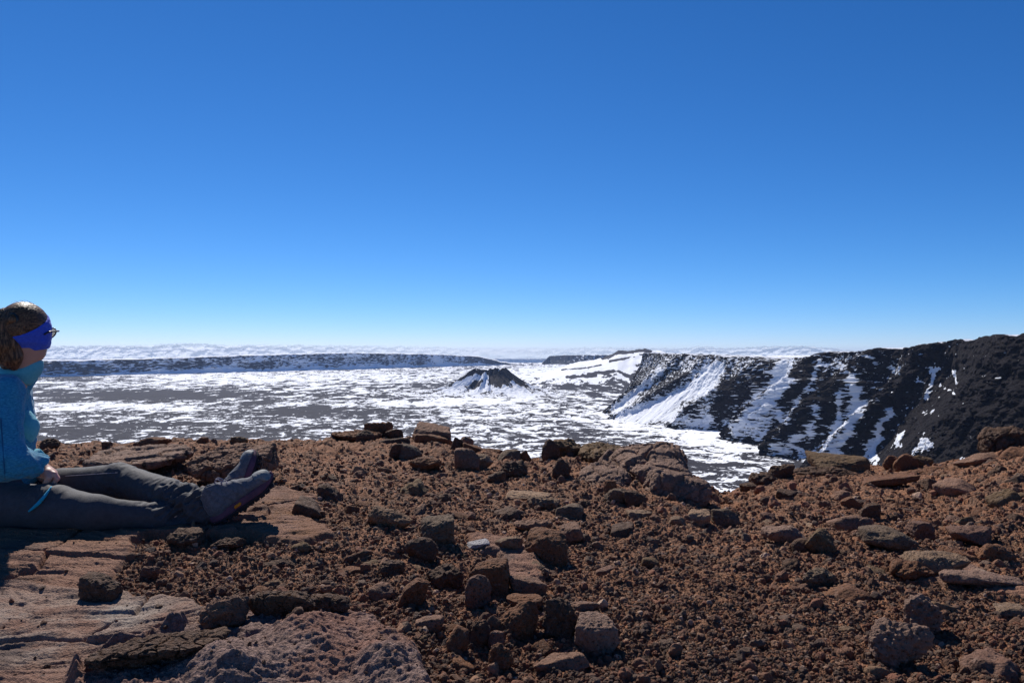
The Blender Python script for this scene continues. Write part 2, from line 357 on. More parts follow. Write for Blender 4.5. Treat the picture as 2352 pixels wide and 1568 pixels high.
# cinder cone on the crater floor
def cone():
    nr, na = 260, 900
    cx, cy = P(1123, 901, 1900)[0], 1900.0
    r = np.linspace(0, 1, nr)[:, None] ** 1.2 * 330 + .01; a = np.linspace(0, 2 * np.pi, na, endpoint=False)[None, :]
    ca, sa = np.cos(a), np.sin(a)
    R = np.broadcast_to(r, (nr, na)); X0 = R * ca; Y0 = R * sa
    rim = 38 + 5 * vnoise2(ca * 2 + 3, sa * 2, 5)
    hr = 52 + 6 * fbm2(ca * 3, sa * 3, 3, 7) + 2 * ca * 0
    out = hr * np.exp(-np.clip((R - rim) / 36, 0, 9) ** 1.15)
    out = out * .93 + 11 * np.exp(-((R - rim) / 105) ** 2) * (R > 0) - 6 * np.exp(-((R - rim) / 20) ** 2)
    ins = hr - (rim - R) * 1.1
    H = np.where(R > rim, out, np.maximum(ins, hr - 20))
    # breach towards the viewer, a little right of the middle
    br = np.exp(-((np.angle(np.exp(1j * (a - rad(-80))))) / .42) ** 2)
    H = H - br * np.exp(-((R - 34) / 26) ** 2) * 15
    gul = (1 - np.abs(fbm2(ca * 5 + 5, sa * 5, 3, 15))) * 9 - 5.5
    H = H + gul * sstep(20, 50, R) * np.exp(-((R - 70) / 60) ** 2) + fbm2(X0 / 12, Y0 / 12, 4, 17) * 1.6 * (1 - sstep(120, 300, R))
    H = H - 4.5 * sstep(200, 330, R)
    X = cx + X0 * 1.0; Y = cy + Y0; Z = FLOOR + H + fbm2(X / 260, Y / 260, 3, 5) * 1.6
    U = U0 + F_PX * X / Y; V = V0 - F_PX * Z / Y
    q = lambda x, y: ((1100 + x * .1701) / 1.1633, (940 + y * .1701) / 1.1633)
    st = [([q(*p) for p in pl], wd * .146, s) for pl, wd, s in [
        ([(1000, 390), (880, 460), (700, 510)], 45, 1.7), ([(1150, 350), (1060, 420)], 28, 1.3), ([(1180, 400), (1150, 480), (1120, 560)], 38, 1.6), ([(1240, 540), (1120, 600), (960, 650)], 28, 1.3),
        ([(1450, 540), (1560, 620), (1740, 660)], 26, 1.7), ([(1570, 470), (1700, 570), (1840, 640)], 20, 1.6), ([(1300, 600), (1420, 610), (1560, 670), (1900, 700)], 24, 1.4), ([(700, 590), (600, 640)], 50, 1.0)]]
    sn = strokes(U + fbm2(X0 / 10, Y0 / 10, 3, 61) * 2.2, V + fbm2(X0 / 8, Y0 / 8, 3, 63) * 1.6, st) * (np.sin(a) < .3)
    ap = sstep(75, 115, R) * .78 - sstep(170, 300, R) * .35
    sn = sn * 1.25 + ap + fbm2(X / 30, Y / 60, 5, 62, .8) * .6 * sstep(60, 120, R) + fbm2(X0 / 9, Y0 / 9, 4, 65, .7) * .5 - .62
    me = mesh_np('cinder_cone', np.stack([X, Y, Z], -1), grid_faces(nr, na, True)); attr(me, 'snow', sn)
    link('cinder_cone', me, M_cone, label='dark cinder cone with snow streaked flanks rising from the crater floor', cat='cinder cone', kind='structure')
cone()

# marker post on the crater floor, seen past the collar
def post():
    x, y = uvb(80, 880); z0 = FLOOR; h = 16 / F_PX * y; rr = .9 / F_PX * y * 1.2
    a = np.linspace(0, 2 * np.pi, 10, endpoint=False); V = []
    for zz, k in ((z0 - 1, 1.35), (z0 + h * .12, 1.1), (z0 + h * .75, .95), (z0 + h * .9, 1.05), (z0 + h, .55)):
        V.append(np.stack([x + np.cos(a) * rr * k, y + np.sin(a) * rr * k, np.full(10, zz)], -1))
    V = np.concatenate(V); F = grid_faces(5, 10, True)
    V = np.vstack([V, [x, y, z0 + h * 1.02]]); top = [[40 + i, 40 + (i + 1) % 10, 50, 50] for i in range(10)]
    m = NT('dark_spire_rock'); m.bsdf(m.mix(m.noise(m.coord(), .5), (.012, .01, .014), (.03, .026, .03)), .9, .1)
    me = mesh_np('rock_spire', V, F)
    import bmesh
    bm = bmesh.new(); bm.from_mesh(me); bm.verts.ensure_lookup_table(); bm.faces.new([bm.verts[40 + i] for i in range(10)]); bm.to_mesh(me); bm.free()
    link('rock_spire', me, m.m, label='thin dark upright spire on the far floor just right of the turquoise collar', cat='rock spire')
post()

# ------------------------------------------------------------------ clouds: a far bank of cumulus
def clouds():
    ns, ntt = 3000, 130
    def bank(name, Y, u0, u1, topf, zlo, seed, label, amp, fr, thin0):
        u = np.linspace(u0, u1, ns)[None, :]; t = np.linspace(0, 1, ntt)[:, None]
        X = (u - U0) / F_PX * Y; zt = (V0 - topf(u)) / F_PX * Y
        X, T = np.broadcast_arrays(X, t); Z = zlo + (zt - zlo) * np.sin(T * np.pi / 2)
        dep = 260 * T ** 3
        px, pz = X / fr, Z / fr
        b = 0; aa = 1
        for k in range(4):
            f1, f2, i = worley2(px * 2 ** k + 3 * k, pz * 2 ** k * 1.15 + T * 2, seed + k); b = b + aa * (np.sqrt(np.clip(1 - (f1 / .95) ** 2, 0, 1)) - .5); aa *= .48
        Yg = Y + dep - b * amp * 1.6; Zg = Z + b * amp * .34 * sstep(0, .3, T) 
        me = mesh_np(name, np.stack([X, Yg, Zg], -1), grid_faces(ntt, ns))
        attr(me, 'thin', (thin0 + .34 * sstep(.55, 1, T) - b * .22 + .42 * np.exp(-((u - 1150) / 380) ** 2)).clip(0, 1) if thin0 > 0 else T * 0); link(name, me, M_cloud, label=label, cat='clouds', kind='stuff')
    m = NT('cloud'); d = m.n('ShaderNodeBsdfDiffuse'); d.inputs[0].default_value = (.95, .96, 1.0, 1)
    tr = m.n('ShaderNodeBsdfTranslucent'); tr.inputs[0].default_value = (.95, .96, 1.0, 1)
    mx = m.n('ShaderNodeMixShader'); mx.inputs[0].default_value = .58; clear = m.n('ShaderNodeBsdfTransparent'); thin = m.n('ShaderNodeMixShader')
    m.t.links.new(d.outputs[0], mx.inputs[1]); m.t.links.new(tr.outputs[0], mx.inputs[2])
    g = m.att('thin').outputs['Fac']; m.t.links.new(g, thin.inputs[0]); m.t.links.new(mx.outputs[0], thin.inputs[1]); m.t.links.new(clear.outputs[0], thin.inputs[2]); m.t.links.new(thin.outputs[0], m.out.inputs[0])
    M_cloud = m.m
    def tl(u):
        base = np.interp(u, [-300, 0, 100, 200, 330, 420, 440, 520, 620, 800, 1000, 1140, 1400, 1580, 1600, 1625, 1660, 1700, 1740, 1800, 1850, 1900, 1960, 2400], [800, 800, 797, 796, 795, 790, 789, 795, 794, 795, 796, 799, 799, 802, 797, 797, 802, 800, 798, 797, 796, 801, 806, 806])
        return base + fbm2(u / 26, u * 0 + 2, 5, 301, .6) * 2.2
    bank('clouds', 42000.0, -900, 3000, tl, -900, 311, 'band of puffy white cumulus along the horizon behind the crater rim', 220, 560, .52)
    bank('clouds', 26000.0, -900, 3000, lambda u: 824.5 + fbm2(u / 14, u * 0, 3, 321) * 1.0, -900, 331, 'low bright white cloud top in the gap between the crater walls', 60, 160, 0)
clouds()

# thin air of the high mountain, just enough to blue the far walls
def haze():
    x0, x1, y0, y1, z0, z1 = -9000, 9000, -300, 9600, -190, 26
    V = [(x, y, z) for x in (x0, x1) for y in (y0, y1) for z in (z0, z1)]
    me = mesh_np('haze', V, [[0, 1, 3, 2], [4, 6, 7, 5], [0, 4, 5, 1], [2, 3, 7, 6], [0, 2, 6, 4], [1, 5, 7, 3]], False)
    m = NT('thin_air'); v = m.n('ShaderNodeVolumePrincipled'); v.inputs['Color'].default_value = (.45, .62, 1, 1); v.inputs['Density'].default_value = 3.5e-5; v.inputs['Anisotropy'].default_value = .2
    m.t.links.new(v.outputs[0], m.out.inputs['Volume'])
    link('haze', me, m.m, label='faint blue mountain air over the crater', cat='haze', kind='stuff')
haze()
# ------------------------------------------------------------------ foreground: rim of the crater
CU = [-700, -300, 0, 200, 420, 620, 700, 780, 850, 940, 1000, 1050, 1120, 1240, 1330, 1430, 1500, 1560, 1620, 1655, 1720, 1800, 1850, 1950, 2050, 2150, 2240, 2300, 2352, 2700, 3200]
CV = [1005, 1010, 1022, 1028, 1022, 1026, 1024, 1010, 1004, 1012, 1024, 1040, 1058, 1062, 1045, 1050, 1062, 1078, 1130, 1152, 1128, 1092, 1082, 1078, 1080, 1078, 1056, 1030, 1012, 960, 900]
CY = [5.4, 5.4, 5.3, 5.3, 5.4, 5.6, 5.9, 6.3, 6.5, 6.3, 6.0, 5.8, 5.5, 5.4, 5.6, 5.7, 5.6, 5.4, 5.2, 5.2, 5.6, 6.2, 6.4, 6.5, 6.5, 6.5, 6.5, 6.5, 6.5, 6.5, 6.5]
def crest(U):
    return np.interp(U, CU, CY), (V0 - np.interp(U, CU, CV)) / F_PX * np.interp(U, CU, CY)
def base_z(T, Y):
    U = U0 + F_PX * T
    yc, zc = crest(U)
    z3 = np.interp(U, [0, 620, 900, 1300, 1700, 2352], [-.672, -.675, -.71, -.76, -.80, -.80])
    zn = np.interp(U, [0, 620, 900, 1300, 1700, 2352], [-.735, -.735, -.745, -.76, -.77, -.76])
    a = np.clip((Y - 1.7) / 1.25, -.6, 1); z = zn + (z3 - zn) * a
    b = sstep(2.95, 1.0, 0) * 0 + np.clip((Y - 2.95) / np.maximum(yc - 2.95, .1), 0, 1)
    z = np.where(Y > 2.95, z3 + (zc - z3) * b ** 1.15, z)
    d = np.maximum(Y - yc, 0)
    return z - .30 * sstep(0, .6, d) * np.minimum(d, .6) - np.maximum(d - .3, 0) * .72

def poly_sd(U, V, poly, vs=2.4):
    """signed distance (inside positive) to a measured outline"""
    x = U; y = V * vs; pts = [(a, b * vs) for a, b in poly]
    d2 = np.full(U.shape, 1e12); ins = np.zeros(U.shape, bool)
    for (x0, y0), (x1, y1) in zip(pts, pts[1:] + pts[:1]):
        ex, ey = x1 - x0, y1 - y0
        t = np.clip(((x - x0) * ex + (y - y0) * ey) / (ex * ex + ey * ey + 1e-9), 0, 1)
        d2 = np.minimum(d2, (x - x0 - t * ex) ** 2 + (y - y0 - t * ey) ** 2)
        c = ((y0 > y) != (y1 > y)); xx = x0 + (y - y0) / (ey if abs(ey) > 1e-9 else 1e-9) * ex
        ins ^= c & (x < xx)
    return np.where(ins, 1, -1) * np.sqrt(d2)
SLAB1 = [(-700, 1110), (0, 1130), (300, 1120), (480, 1190), (640, 1128), (720, 1150), (700, 1200), (760, 1245), (715, 1268), (610, 1262), (540, 1240), (430, 1232), (345, 1236), (298, 1262), (285, 1300), (255, 1340), (250, 1375), (440, 1402), (505, 1440), (430, 1500), (200, 1560), (200, 1900), (-700, 1900)]
SLAB2 = [(170, 1560), (380, 1500), (520, 1470), (585, 1408), (640, 1400), (690, 1408), (800, 1432), (900, 1482), (965, 1535), (1010, 1640), (1010, 1900), (170, 1900)]
SLAB3 = [(2060, 1285), (2170, 1290), (2352, 1350), (2600, 1420), (2700, 1500), (2352, 1395), (2230, 1365), (2100, 1340)]
SLAB4 = [(1080, 1237), (1180, 1242), (1245, 1290), (1250, 1335), (1230, 1375), (1160, 1370), (1150, 1290), (1085, 1265)]
def ground_fields(T, Y):
    X = T * Y; zb = base_z(T, Y); U = U0 + F_PX * T; V = V0 - F_PX * zb / Y
    wU = U + fbm2(X * 5, Y * 5, 4, 401) * 22; wV = V + fbm2(X * 5 + 9, Y * 5, 4, 402) * 12
    s1 = sstep(-8, 14, poly_sd(wU, wV, SLAB1)); s2 = sstep(-22, 34, poly_sd(wU + fbm2(X * 14, Y * 14, 3, 403) * 16, wV + fbm2(X * 12, Y * 12, 3, 404) * 9, SLAB2))
    s3 = sstep(-10, 14, poly_sd(wU, wV, SLAB3)) * .8; s4 = sstep(-10, 14, poly_sd(wU, wV, SLAB4))
    return X, zb, U, V, s1, s2, s3, s4
def ground_z(T, Y, fine=True, fields=None):
    X, zb, U, V, s1, s2, s3, s4 = fields or ground_fields(T, Y)
    R = 1 - np.clip(s1 + s2 + s3 + s4, 0, 1)
    z = zb + fbm2(X * 1.3, Y * 1.3, 3, 411) * .022 * (.3 + .7 * R) + fbm2(X * 4, Y * 4, 3, 413) * .016 * R
    # bigger half buried rocks, denser to the right and along the rim
    yc, _ = crest(U)
    rim = np.exp(-((Y - yc + .25) / .55) ** 2)
    dens = np.clip(.35 + .5 * sstep(1500, 1900, U) * sstep(1400, 1250, V) + .5 * rim + .25 * sstep(1250, 900, U) * sstep(1180, 1300, V), 0, 1)
    if fine:
        wpx = fbm2(X * 9, Y * 9, 4, 471, .65); wpy = fbm2(X * 9 + 5, Y * 9, 4, 472, .65); X0, Y0 = X, Y; X = X + wpx * .020; Y = Y + wpy * .020
        z = z + R * dens * (stones(X * 1.0 + fbm2(X * 6, Y * 6, 2, 5) * .03, Y * 1.0, 6.5, 421, .6) * .028 + stones(X, Y * 1.1, 13, 422, .65) * .018)
        z = z + R * (stones(X, Y, 27, 423, .6) * .009 + stones(X, Y, 55, 424, .6) * .005 + stones(X, Y, 110, 425, .7) * .003)
        X, Y = X0, Y0
        z = z + R * (fbm2(X * 9, Y * 9, 3, 427, .6) * .010 + (1 - np.abs(fbm2(X * 24, Y * 24, 4, 426, .65))) * .0065)
        # smooth lava slabs: raised plates with fine flow lines and cracks
        wx = X + fbm2(X * 2, Y * 2, 3, 431) * .10; wy = Y + fbm2(X * 2, Y * 2, 3, 432) * .10
        ang = rad(12); a = wx * math.cos(ang) + wy * math.sin(ang); b = -wx * math.sin(ang) + wy * math.cos(ang)
        stria = fbm2(a * 7, b * 60, 4, 433, .6) * .0036 + fbm2(a * 2.2, b * 14, 3, 434) * .010 + fbm2(X * 60, Y * 90, 2, 435) * .0013
        terr = (np.floor((b * 6.5 + fbm2(a * 1.5, b * 1.5, 2, 436) * 1.2)) * .5)            # stepped layers
        step = ((b * 6.5 + fbm2(a * 1.5, b * 1.5, 2, 436) * 1.2) % 1)
        layer = sstep(0, .12, step) * .012 - step * .010
        f1, f2, i1 = worley2(wx * 2.1, wy * 2.6, 437); crack = np.exp(-((f2 - f1) / .020) ** 2)
        z = z + s1 * (.030 + stria + layer * .45 - crack * .020 + (i1 - .5) * .015)
        f1, f2, i2 = worley2(wx * 2.0, wy * 2.8, 439)
        lump = np.sqrt(np.clip(1 - (f1 / .78) ** 2, 0, 1))
        z = z + s2 * (.030 + gauss(U, V, [(700, 1545, 95, 58, .065), (885, 1590, 75, 44, .060), (520, 1610, 95, 42, .060), (640, 1455, 60, 20, .025), (1010, 1650, 80, 44, .05)]) + lump * .030 + fbm2(X * 9, Y * 13, 4, 441, .6) * .010 + fbm2(X * 38, Y * 55, 4, 442, .65) * .0040 + stria * .4)
        z = z + (s3 * .03 + s4 * .03) * (1 + .3 * fbm2(X * 8, Y * 8, 3, 443)) + (s3 + s4) * (stria * .8 + fbm2(X * 40, Y * 40, 3, 444) * .002)
    return z
def ground():
    t = np.concatenate([np.linspace(-1.5, -.76, 180, endpoint=False), np.linspace(-.76, .76, 1450), np.linspace(.76, 1.5, 180)[1:]])
    y = np.concatenate([np.exp(np.linspace(math.log(.9), math.log(7.4), 1300)), np.exp(np.linspace(math.log(7.4), math.log(140), 90))[1:]])
    T, Y = np.meshgrid(t, y)
    f = ground_fields(T, Y); Z = ground_z(T, Y, True, f)
    Z = np.where(Y > 7.4, Z + fbm2(T * Y / 6, Y / 6, 4, 451) * np.clip((Y - 7.4) * .12, 0, 4), Z)
    X = f[0]
    me = mesh_np('ground', np.stack([X, Y, Z], -1), grid_faces(*X.shape))
    attr(me, 'slab', np.clip(f[4] + f[6] * .9 + f[7], 0, 1)); attr(me, 'knob', f[5])
    # where pale sandy dust lies between the stones
    attr(me, 'pale', gauss(f[2], f[3], [(180, 1440, 280, 55, 1.0), (540, 1420, 60, 25, .9), (60, 1520, 200, 40, .8), (2230, 1330, 160, 30, .7), (1200, 1270, 60, 25, .3)]))
    attr(me, 'rust', gauss(f[2], f[3], [(200, 1260, 300, 28, .6), (650, 1190, 90, 50, 1.0), (690, 1250, 80, 20, .8), (300, 1545, 300, 30, .35), (930, 1500, 60, 20, .3), (850, 1190, 60, 30, .5), (830, 1040, 160, 30, .35), (1250, 1120, 60, 15, .5), (60, 1340, 120, 20, .5)]))
    return link('ground', me, M_ground, label='reddish brown cinder and slab strewn crater rim', cat='ground', kind='structure')

def mat_ground():
    m = NT('rim_ground'); co = m.coord()
    slab = m.att('slab').outputs['Fac']; knob = m.att('knob').outputs['Fac']; pale = m.att('pale').outputs['Fac']; rust = m.att('rust').outputs['Fac']
    nA = m.noise(co, 1.3, 4); nB = m.noise(co, 7, 5, .65); nC = m.noise(co, 60, 4, .7); vv = m.voro(co, 70)
    base = m.mix(m.ramp(nA, .35, .65), (0.218, 0.108, 0.06), (0.275, 0.131, 0.073))
    base = m.mix(m.ramp(nB, .4, .7), base, (0.184, 0.11, 0.073))
    base = m.mix(m.math('MULTIPLY', m.ramp(vv.outputs['Color'], .55, .9), .7), base, (0.378, 0.164, 0.081))
    base = m.mix(m.math('MULTIPLY', m.ramp(nC, .58, .8), .5), base, (0.434, 0.255, 0.154))
    cs = m.coord((1.2, 9, 9))
    st = m.noise(cs, 9, 5, .7)
    sl = m.mix(st, (0.201, 0.096, 0.061), (0.308, 0.169, 0.114))
    sl = m.mix(m.ramp(m.noise(co, 2.6, 5, .6), .42, .66), sl, (0.207, 0.113, 0.081))
    sl = m.mix(m.math('MULTIPLY', pale, m.ramp(m.noise(co, 5, 5, .6), .36, .6)), sl, (0.339, 0.288, 0.239))
    sl = m.mix(m.math('MULTIPLY', m.ramp(m.noise(co, 3.7, 6, .7), .5, .62), .75), sl, (0.11, 0.075, 0.063)); sl = m.mix(m.ramp(m.noise(co, 30, 5, .7), .58, .72), sl, (0.115, 0.073, 0.057))
    kn = m.mix(m.ramp(nC, .3, .7), (0.109, 0.068, 0.058), (0.319, 0.208, 0.171))
    kn = m.mix(m.math('MULTIPLY', m.ramp(m.noise(co, 3.2, 4), .48, .62), .5), kn, (0.255, 0.106, 0.063))
    col = m.mix(slab, base, sl); col = m.mix(knob, col, kn)
    col = m.mix(m.math('MULTIPLY', rust, m.ramp(m.noise(co, 8, 4, .6), .35, .6)), col, (.21, .095, .045))
    b1 = m.bump(m.noise(co, 55, 6, .75), .9, .012); vs = m.voro(co, 190); b2 = m.bump(vs.outputs[0], .7, .004, b1)
    m.bsdf(col, .8, .12, b2)
    return m.m
M_ground = mat_ground()
GROUND = ground()

# ------------------------------------------------------------------ rocks
def mat_rock():
    m = NT('lava_rock'); co = m.coord(); oi = m.n('ShaderNodeObjectInfo'); colr = oi.outputs['Color']
    ad = m.t.nodes.new('ShaderNodeVectorMath'); ad.operation = 'ADD'; m.t.links.new(co, ad.inputs[0]); m.t.links.new(m.math('MULTIPLY', oi.outputs['Random'], 37.0), ad.inputs[1]); co = ad.outputs[0]
    n1 = m.noise(co, 14, 5, .65); n2 = m.noise(co, 70, 4, .7)
    c = m.mix(m.ramp(n1, .35, .68), m.mix(.35, colr, (.045, .034, .031)), colr)
    c = m.mix(m.math('MULTIPLY', m.ramp(n2, .5, .75), .55), c, m.mix(.5, colr, (.36, .29, .25)))
    pit = m.voro(co, 95); pit2 = m.voro(co, 230)
    c = m.mix(m.math('MULTIPLY', m.ramp(pit.outputs[0], .28, .08), .6), c, (.022, .016, .015))
    b1 = m.bump(m.ramp(pit.outputs[0], 0, .5), .8, .006); b2 = m.bump(m.noise(co, 45, 6, .75), 1.0, .012, b1); b3 = m.bump(pit2.outputs[0], .6, .003, b2)
    m.bsdf(c, .8, .12, b3)
    return m.m
M_rock = mat_rock()
import bmesh
_ico = {}
def ico(sub):
    if sub not in _ico:
        bm = bmesh.new(); bmesh.ops.create_icosphere(bm, subdivisions=sub, radius=1)
        V = np.array([v.co[:] for v in bm.verts]); Fc = np.array([[v.index for v in f.verts] for f in bm.faces]); bm.free(); _ico[sub] = (V, Fc)
    return _ico[sub]
def rock_verts(seed, dims, style, sub):
    """dims = half sizes in metres"""
    D, Fc = ico(sub); r = np.random.RandomState(seed); dims = np.array(dims, float)
    npl = {'block': 9, 'slab': 10, 'round': 26, 'scoria': 22, 'outcrop': 14, 'wedge': 7, 'jag': 11}[style]
    N = r.normal(size=(npl, 3)); N /= np.linalg.norm(N, axis=1)[:, None]
    ax = np.eye(3); 
    if style in ('block', 'slab', 'outcrop'):
        q = r.normal(scale=.14, size=(6, 3)); N = np.vstack([N, np.vstack([ax, -ax]) + q]); N /= np.linalg.norm(N, axis=1)[:, None]
    h = r.uniform(.72, 1.02, len(N)); N = np.vstack([N, ax, -ax]); h = np.concatenate([h, np.full(6, 1.12)])
    dt = np.clip(D @ N.T, 1e-3, None)
    k = {'block': 14, 'slab': 16, 'round': 7, 'scoria': 7, 'outcrop': 9, 'wedge': 16, 'jag': 16}[style]
    rr = ((dt / h) ** k).sum(1) ** (-1 / k)
    V = D * rr[:, None] * dims
    s = float(np.mean(dims)); off = r.uniform(0, 50, 3); q = V + off
    amp = {'block': .10, 'slab': .09, 'round': .09, 'scoria': .24, 'outcrop': .08, 'wedge': .10, 'jag': .14}[style]
    n = fbm3(q, 1.1 / s, 5, seed, .55) * amp * s
    n = n + (1 - np.abs(fbm3(q, 3.2 / s, 3, seed + 9))) * s * amp * .35
    if style in ('scoria', 'jag'):
        f1, f2, _ = worley3(q, 2.6 / s, seed); n = n + (.5 - f1) * s * .22
        f1, f2, _ = worley3(q, 7 / s, seed + 3); n = n + (.5 - f1) * s * .10
    if style == 'outcrop':
        w1 = q * np.array([1, 1, .6]) + fbm3(q, 2 / s, 2, seed)[:, None] * s * .15
        f1, f2, i = worley3(w1, 1.9 / s, seed); n = n - np.exp(-((f2 - f1) / .045) ** 2) * s * .13 + (i - .5) * s * .13
        f1, f2, i = worley3(w1, 5.2 / s, seed + 1); n = n - np.exp(-((f2 - f1) / .05) ** 2) * s * .03 + (i - .5) * s * .04
    # centimetre scale roughness
    fr = 55 if s < .3 else 40
    n = n + fbm3(q, fr, 3, seed + 20, .6) * min(.05 * s, .0042)
    if sub >= 5 and s > .04:
        f1, _, _ = worley3(q, 75, seed + 31); n = n - np.exp(-(f1 / .33) ** 2) * .0035
    Nn = D / dims; Nn /= np.linalg.norm(Nn, axis=1)[:, None]
    return V + Nn * n[:, None], Fc
def ray_ground(u, v, fine=False):
    T = np.full(700, (u - U0) / F_PX); Y = np.exp(np.linspace(math.log(1.3), math.log(12), 700))
    z = ground_z(T, Y, True) if fine else base_z(T, Y) + .01; ray = (V0 - v) / F_PX * Y
    i = np.argmax(ray <= z); i = i if ray[i] <= z[i] else len(Y) - 1
    if i == 0 and ray[0] > z[0]: i = len(Y) - 1
    return Y[i]
PAL = {'brown': (0.199, 0.088, 0.042), 'dark': (0.12, 0.066, 0.04), 'grey': (0.257, 0.161, 0.097), 'red': (0.2, 0.105, 0.07), 'tan': (0.387, 0.242, 0.145), 'mauve': (0.251, 0.136, 0.086), 'rust': (0.27, 0.155, 0.085), 'pale': (0.55, 0.5, 0.47), 'slate': (0.177, 0.118, 0.075), 'olive': (0.184, 0.111, 0.055), 'pink': (0.276, 0.167, 0.118), 'white': (0.42, 0.4, 0.4)}
BOULDERS = []
def hero(u, vb, wpx, hpx, style, colr, label, dep=.75, rot=0, tilt=0, pitch=0, yaw=None, seed=None, Y=None, sink=.28, sub=5, name='lava_rock', cat='rock', group=None, short=None):
    """u, vb: centre column and foot row measured on the photo; size in the same pixels"""
    Y = Y or ray_ground(u, vb, True); seed = seed or int(u * 7 + vb * 13) % 9973
    W = wpx / F_PX * Y; H = hpx / F_PX * Y
    D = W * dep; zc = (V0 - vb) / F_PX * Y + H * .5 - H * sink * .5; yc = Y + D * .25
    V, Fc = rock_verts(seed, (W * .5, D * .5, H * .5 * (1 + sink)), style, sub)
    M = Matrix.Rotation(rad(pitch), 3, 'X') @ Matrix.Rotation(rad(tilt), 3, 'Y') @ Matrix.Rotation(rad(rot), 3, 'Z')
    V = V @ np.array(M).T
    # keep the measured outer size after facetting and turning
    ext = V.max(0) - V.min(0); V = V * np.array([W / ext[0], 1 if dep > 1 else W / ext[0], H * (1 + sink) / ext[2]]); V -= (V.max(0) + V.min(0)) / 2 * np.array([1, 0, 1])
    me = mesh_np(name, V, Fc)
    o = link(name, me, M_rock, label=label, cat=cat, group=group); o.location = ((u - U0) / F_PX * Y, yc, zc)
    c = PAL[colr]; o.color = (*c, 1)
    BOULDERS.append((u, vb, Y, o.location.x, yc, W, short or label, max(W, D) / 2))
    return o
H = hero
# fractured outcrop right of the middle and its companions
H(1505, 1140, 225, 112, 'outcrop', 'pink', 'large pinkish grey fractured lava outcrop on the rim right of the middle', dep=2.1, pitch=9, Y=4.65, sub=7, sink=.2, seed=12, name='rock_outcrop', cat='outcrop', tilt=-4, short='the fractured outcrop')
H(1560, 1164, 160, 84, 'outcrop', 'pink', 'rounded lower right shoulder of cracked lava below the pinkish outcrop', dep=1.3, pitch=8, Y=4.35, sub=6, sink=.3, tilt=14, seed=44, name='rock_outcrop', cat='outcrop', short='the lower shoulder of the outcrop')
H(1395, 1132, 130, 56, 'outcrop', 'pink', 'flat topped cracked slab at the left foot of the pinkish outcrop', dep=1.9, pitch=8, Y=4.5, sub=6, sink=.3, seed=17, tilt=-10, name='rock_outcrop', cat='outcrop', short='the flat cracked slab')
H(1392, 1062, 120, 38, 'outcrop', 'olive', 'brown crusty ledge on the rim left of the pinkish outcrop', dep=1.5, pitch=6, Y=5.3, sub=6, sink=.3, name='rock_ledge', cat='rock ledge', short='the brown ledge')
H(1265, 1064, 44, 56, 'round', 'dark', 'black smooth boulder at the left end of the brown ledge', dep=.9, Y=5.4)
H(1300, 1052, 88, 44, 'scoria', 'olive', 'knobbly dark greenish boulder crowning the rim behind the black boulder', dep=.9, Y=5.55)
H(1290, 1100, 44, 46, 'jag', 'dark', 'upright dark stone below the black boulder on the rim', dep=.8)
H(1400, 1138, 34, 36, 'wedge', 'brown', 'small brown pyramid stone leaning at the foot of the outcrop', rot=20)
H(1418, 1152, 64, 30, 'block', 'slate', 'bluish grey flat topped stone in front of the outcrop', dep=.7)
H(1460, 1160, 52, 34, 'round', 'dark', 'dark rounded stone tucked under the front of the outcrop')
# rim pile left of the middle
H(992, 1016, 92, 44, 'slab', 'mauve', 'big layered slab topping the rim pile left of the middle', dep=.8, Y=6.2, tilt=14, seed=31, sub=6, short='the layered rim slab')
H(990, 1024, 96, 30, 'slab', 'brown', 'brown under slab carrying the layered slab on the rim', dep=.8, Y=6.1, tilt=14)
H(868, 1002, 66, 34, 'jag', 'brown', 'knobbly brown boulder on the crest left of the layered slab', dep=.8, Y=6.4)
H(905, 1006, 44, 22, 'slab', 'dark', 'thin dark plate on the crest beside the knobbly boulder', dep=.8, Y=6.3)
H(838, 1014, 42, 26, 'round', 'dark', 'dark rounded stone at the left foot of the knobbly crest boulder', Y=6.1)
H(815, 1010, 120, 22, 'outcrop', 'brown', 'long low brown hump of the crest left of the rim pile', dep=.7, Y=6.2, sink=.4)
H(905, 1030, 80, 26, 'slab', 'dark', 'dark tilted slab below the crest boulders', Y=5.9, tilt=-14)
H(912, 1054, 46, 36, 'block', 'dark', 'square black stone, left one of a dark pair below the layered slab')
H(942, 1056, 54, 36, 'round', 'slate', 'rounded black stone, right one of a dark pair below the layered slab')
H(1044, 1060, 50, 56, 'wedge', 'dark', 'dark upright leaning slab on the rim right of the layered slab', dep=.6, tilt=24, rot=20, Y=5.7)
H(1070, 1032, 36, 30, 'round', 'mauve', 'small rounded stone capping the rim behind the leaning slab', Y=5.9)
H(1088, 1056, 70, 40, 'slab', 'brown', 'brown sloping slab right of the dark leaning slab', tilt=28, Y=5.7)
H(1072, 1080, 60, 50, 'wedge', 'mauve', 'pinkish brown wedge stone below the sloping rim slab', dep=.8)
H(1105, 1078, 56, 34, 'wedge', 'grey', 'light grey angular stone with a dark right end below the rim', tilt=-18)
H(1168, 1068, 56, 34, 'wedge', 'slate', 'bluish black triangular stone on the rim between pile and black boulder', Y=5.35)
H(1205, 1066, 40, 32, 'slab', 'brown', 'narrow brown stone tilted up on the rim beside the black boulder', tilt=-35, Y=5.4)
H(1180, 1092, 66, 34, 'scoria', 'dark', 'dark rough stone in front of the triangular rim stone')
H(1125, 1052, 60, 22, 'scoria', 'brown', 'low rough brown stone on the rim notch right of the pile', Y=5.6)
H(975, 1075, 76, 24, 'jag', 'brown', 'crusty brown clod below the dark pair of stones')
H(1140, 1108, 44, 26, 'round', 'dark', 'dark round stone on the slope below the rim notch')
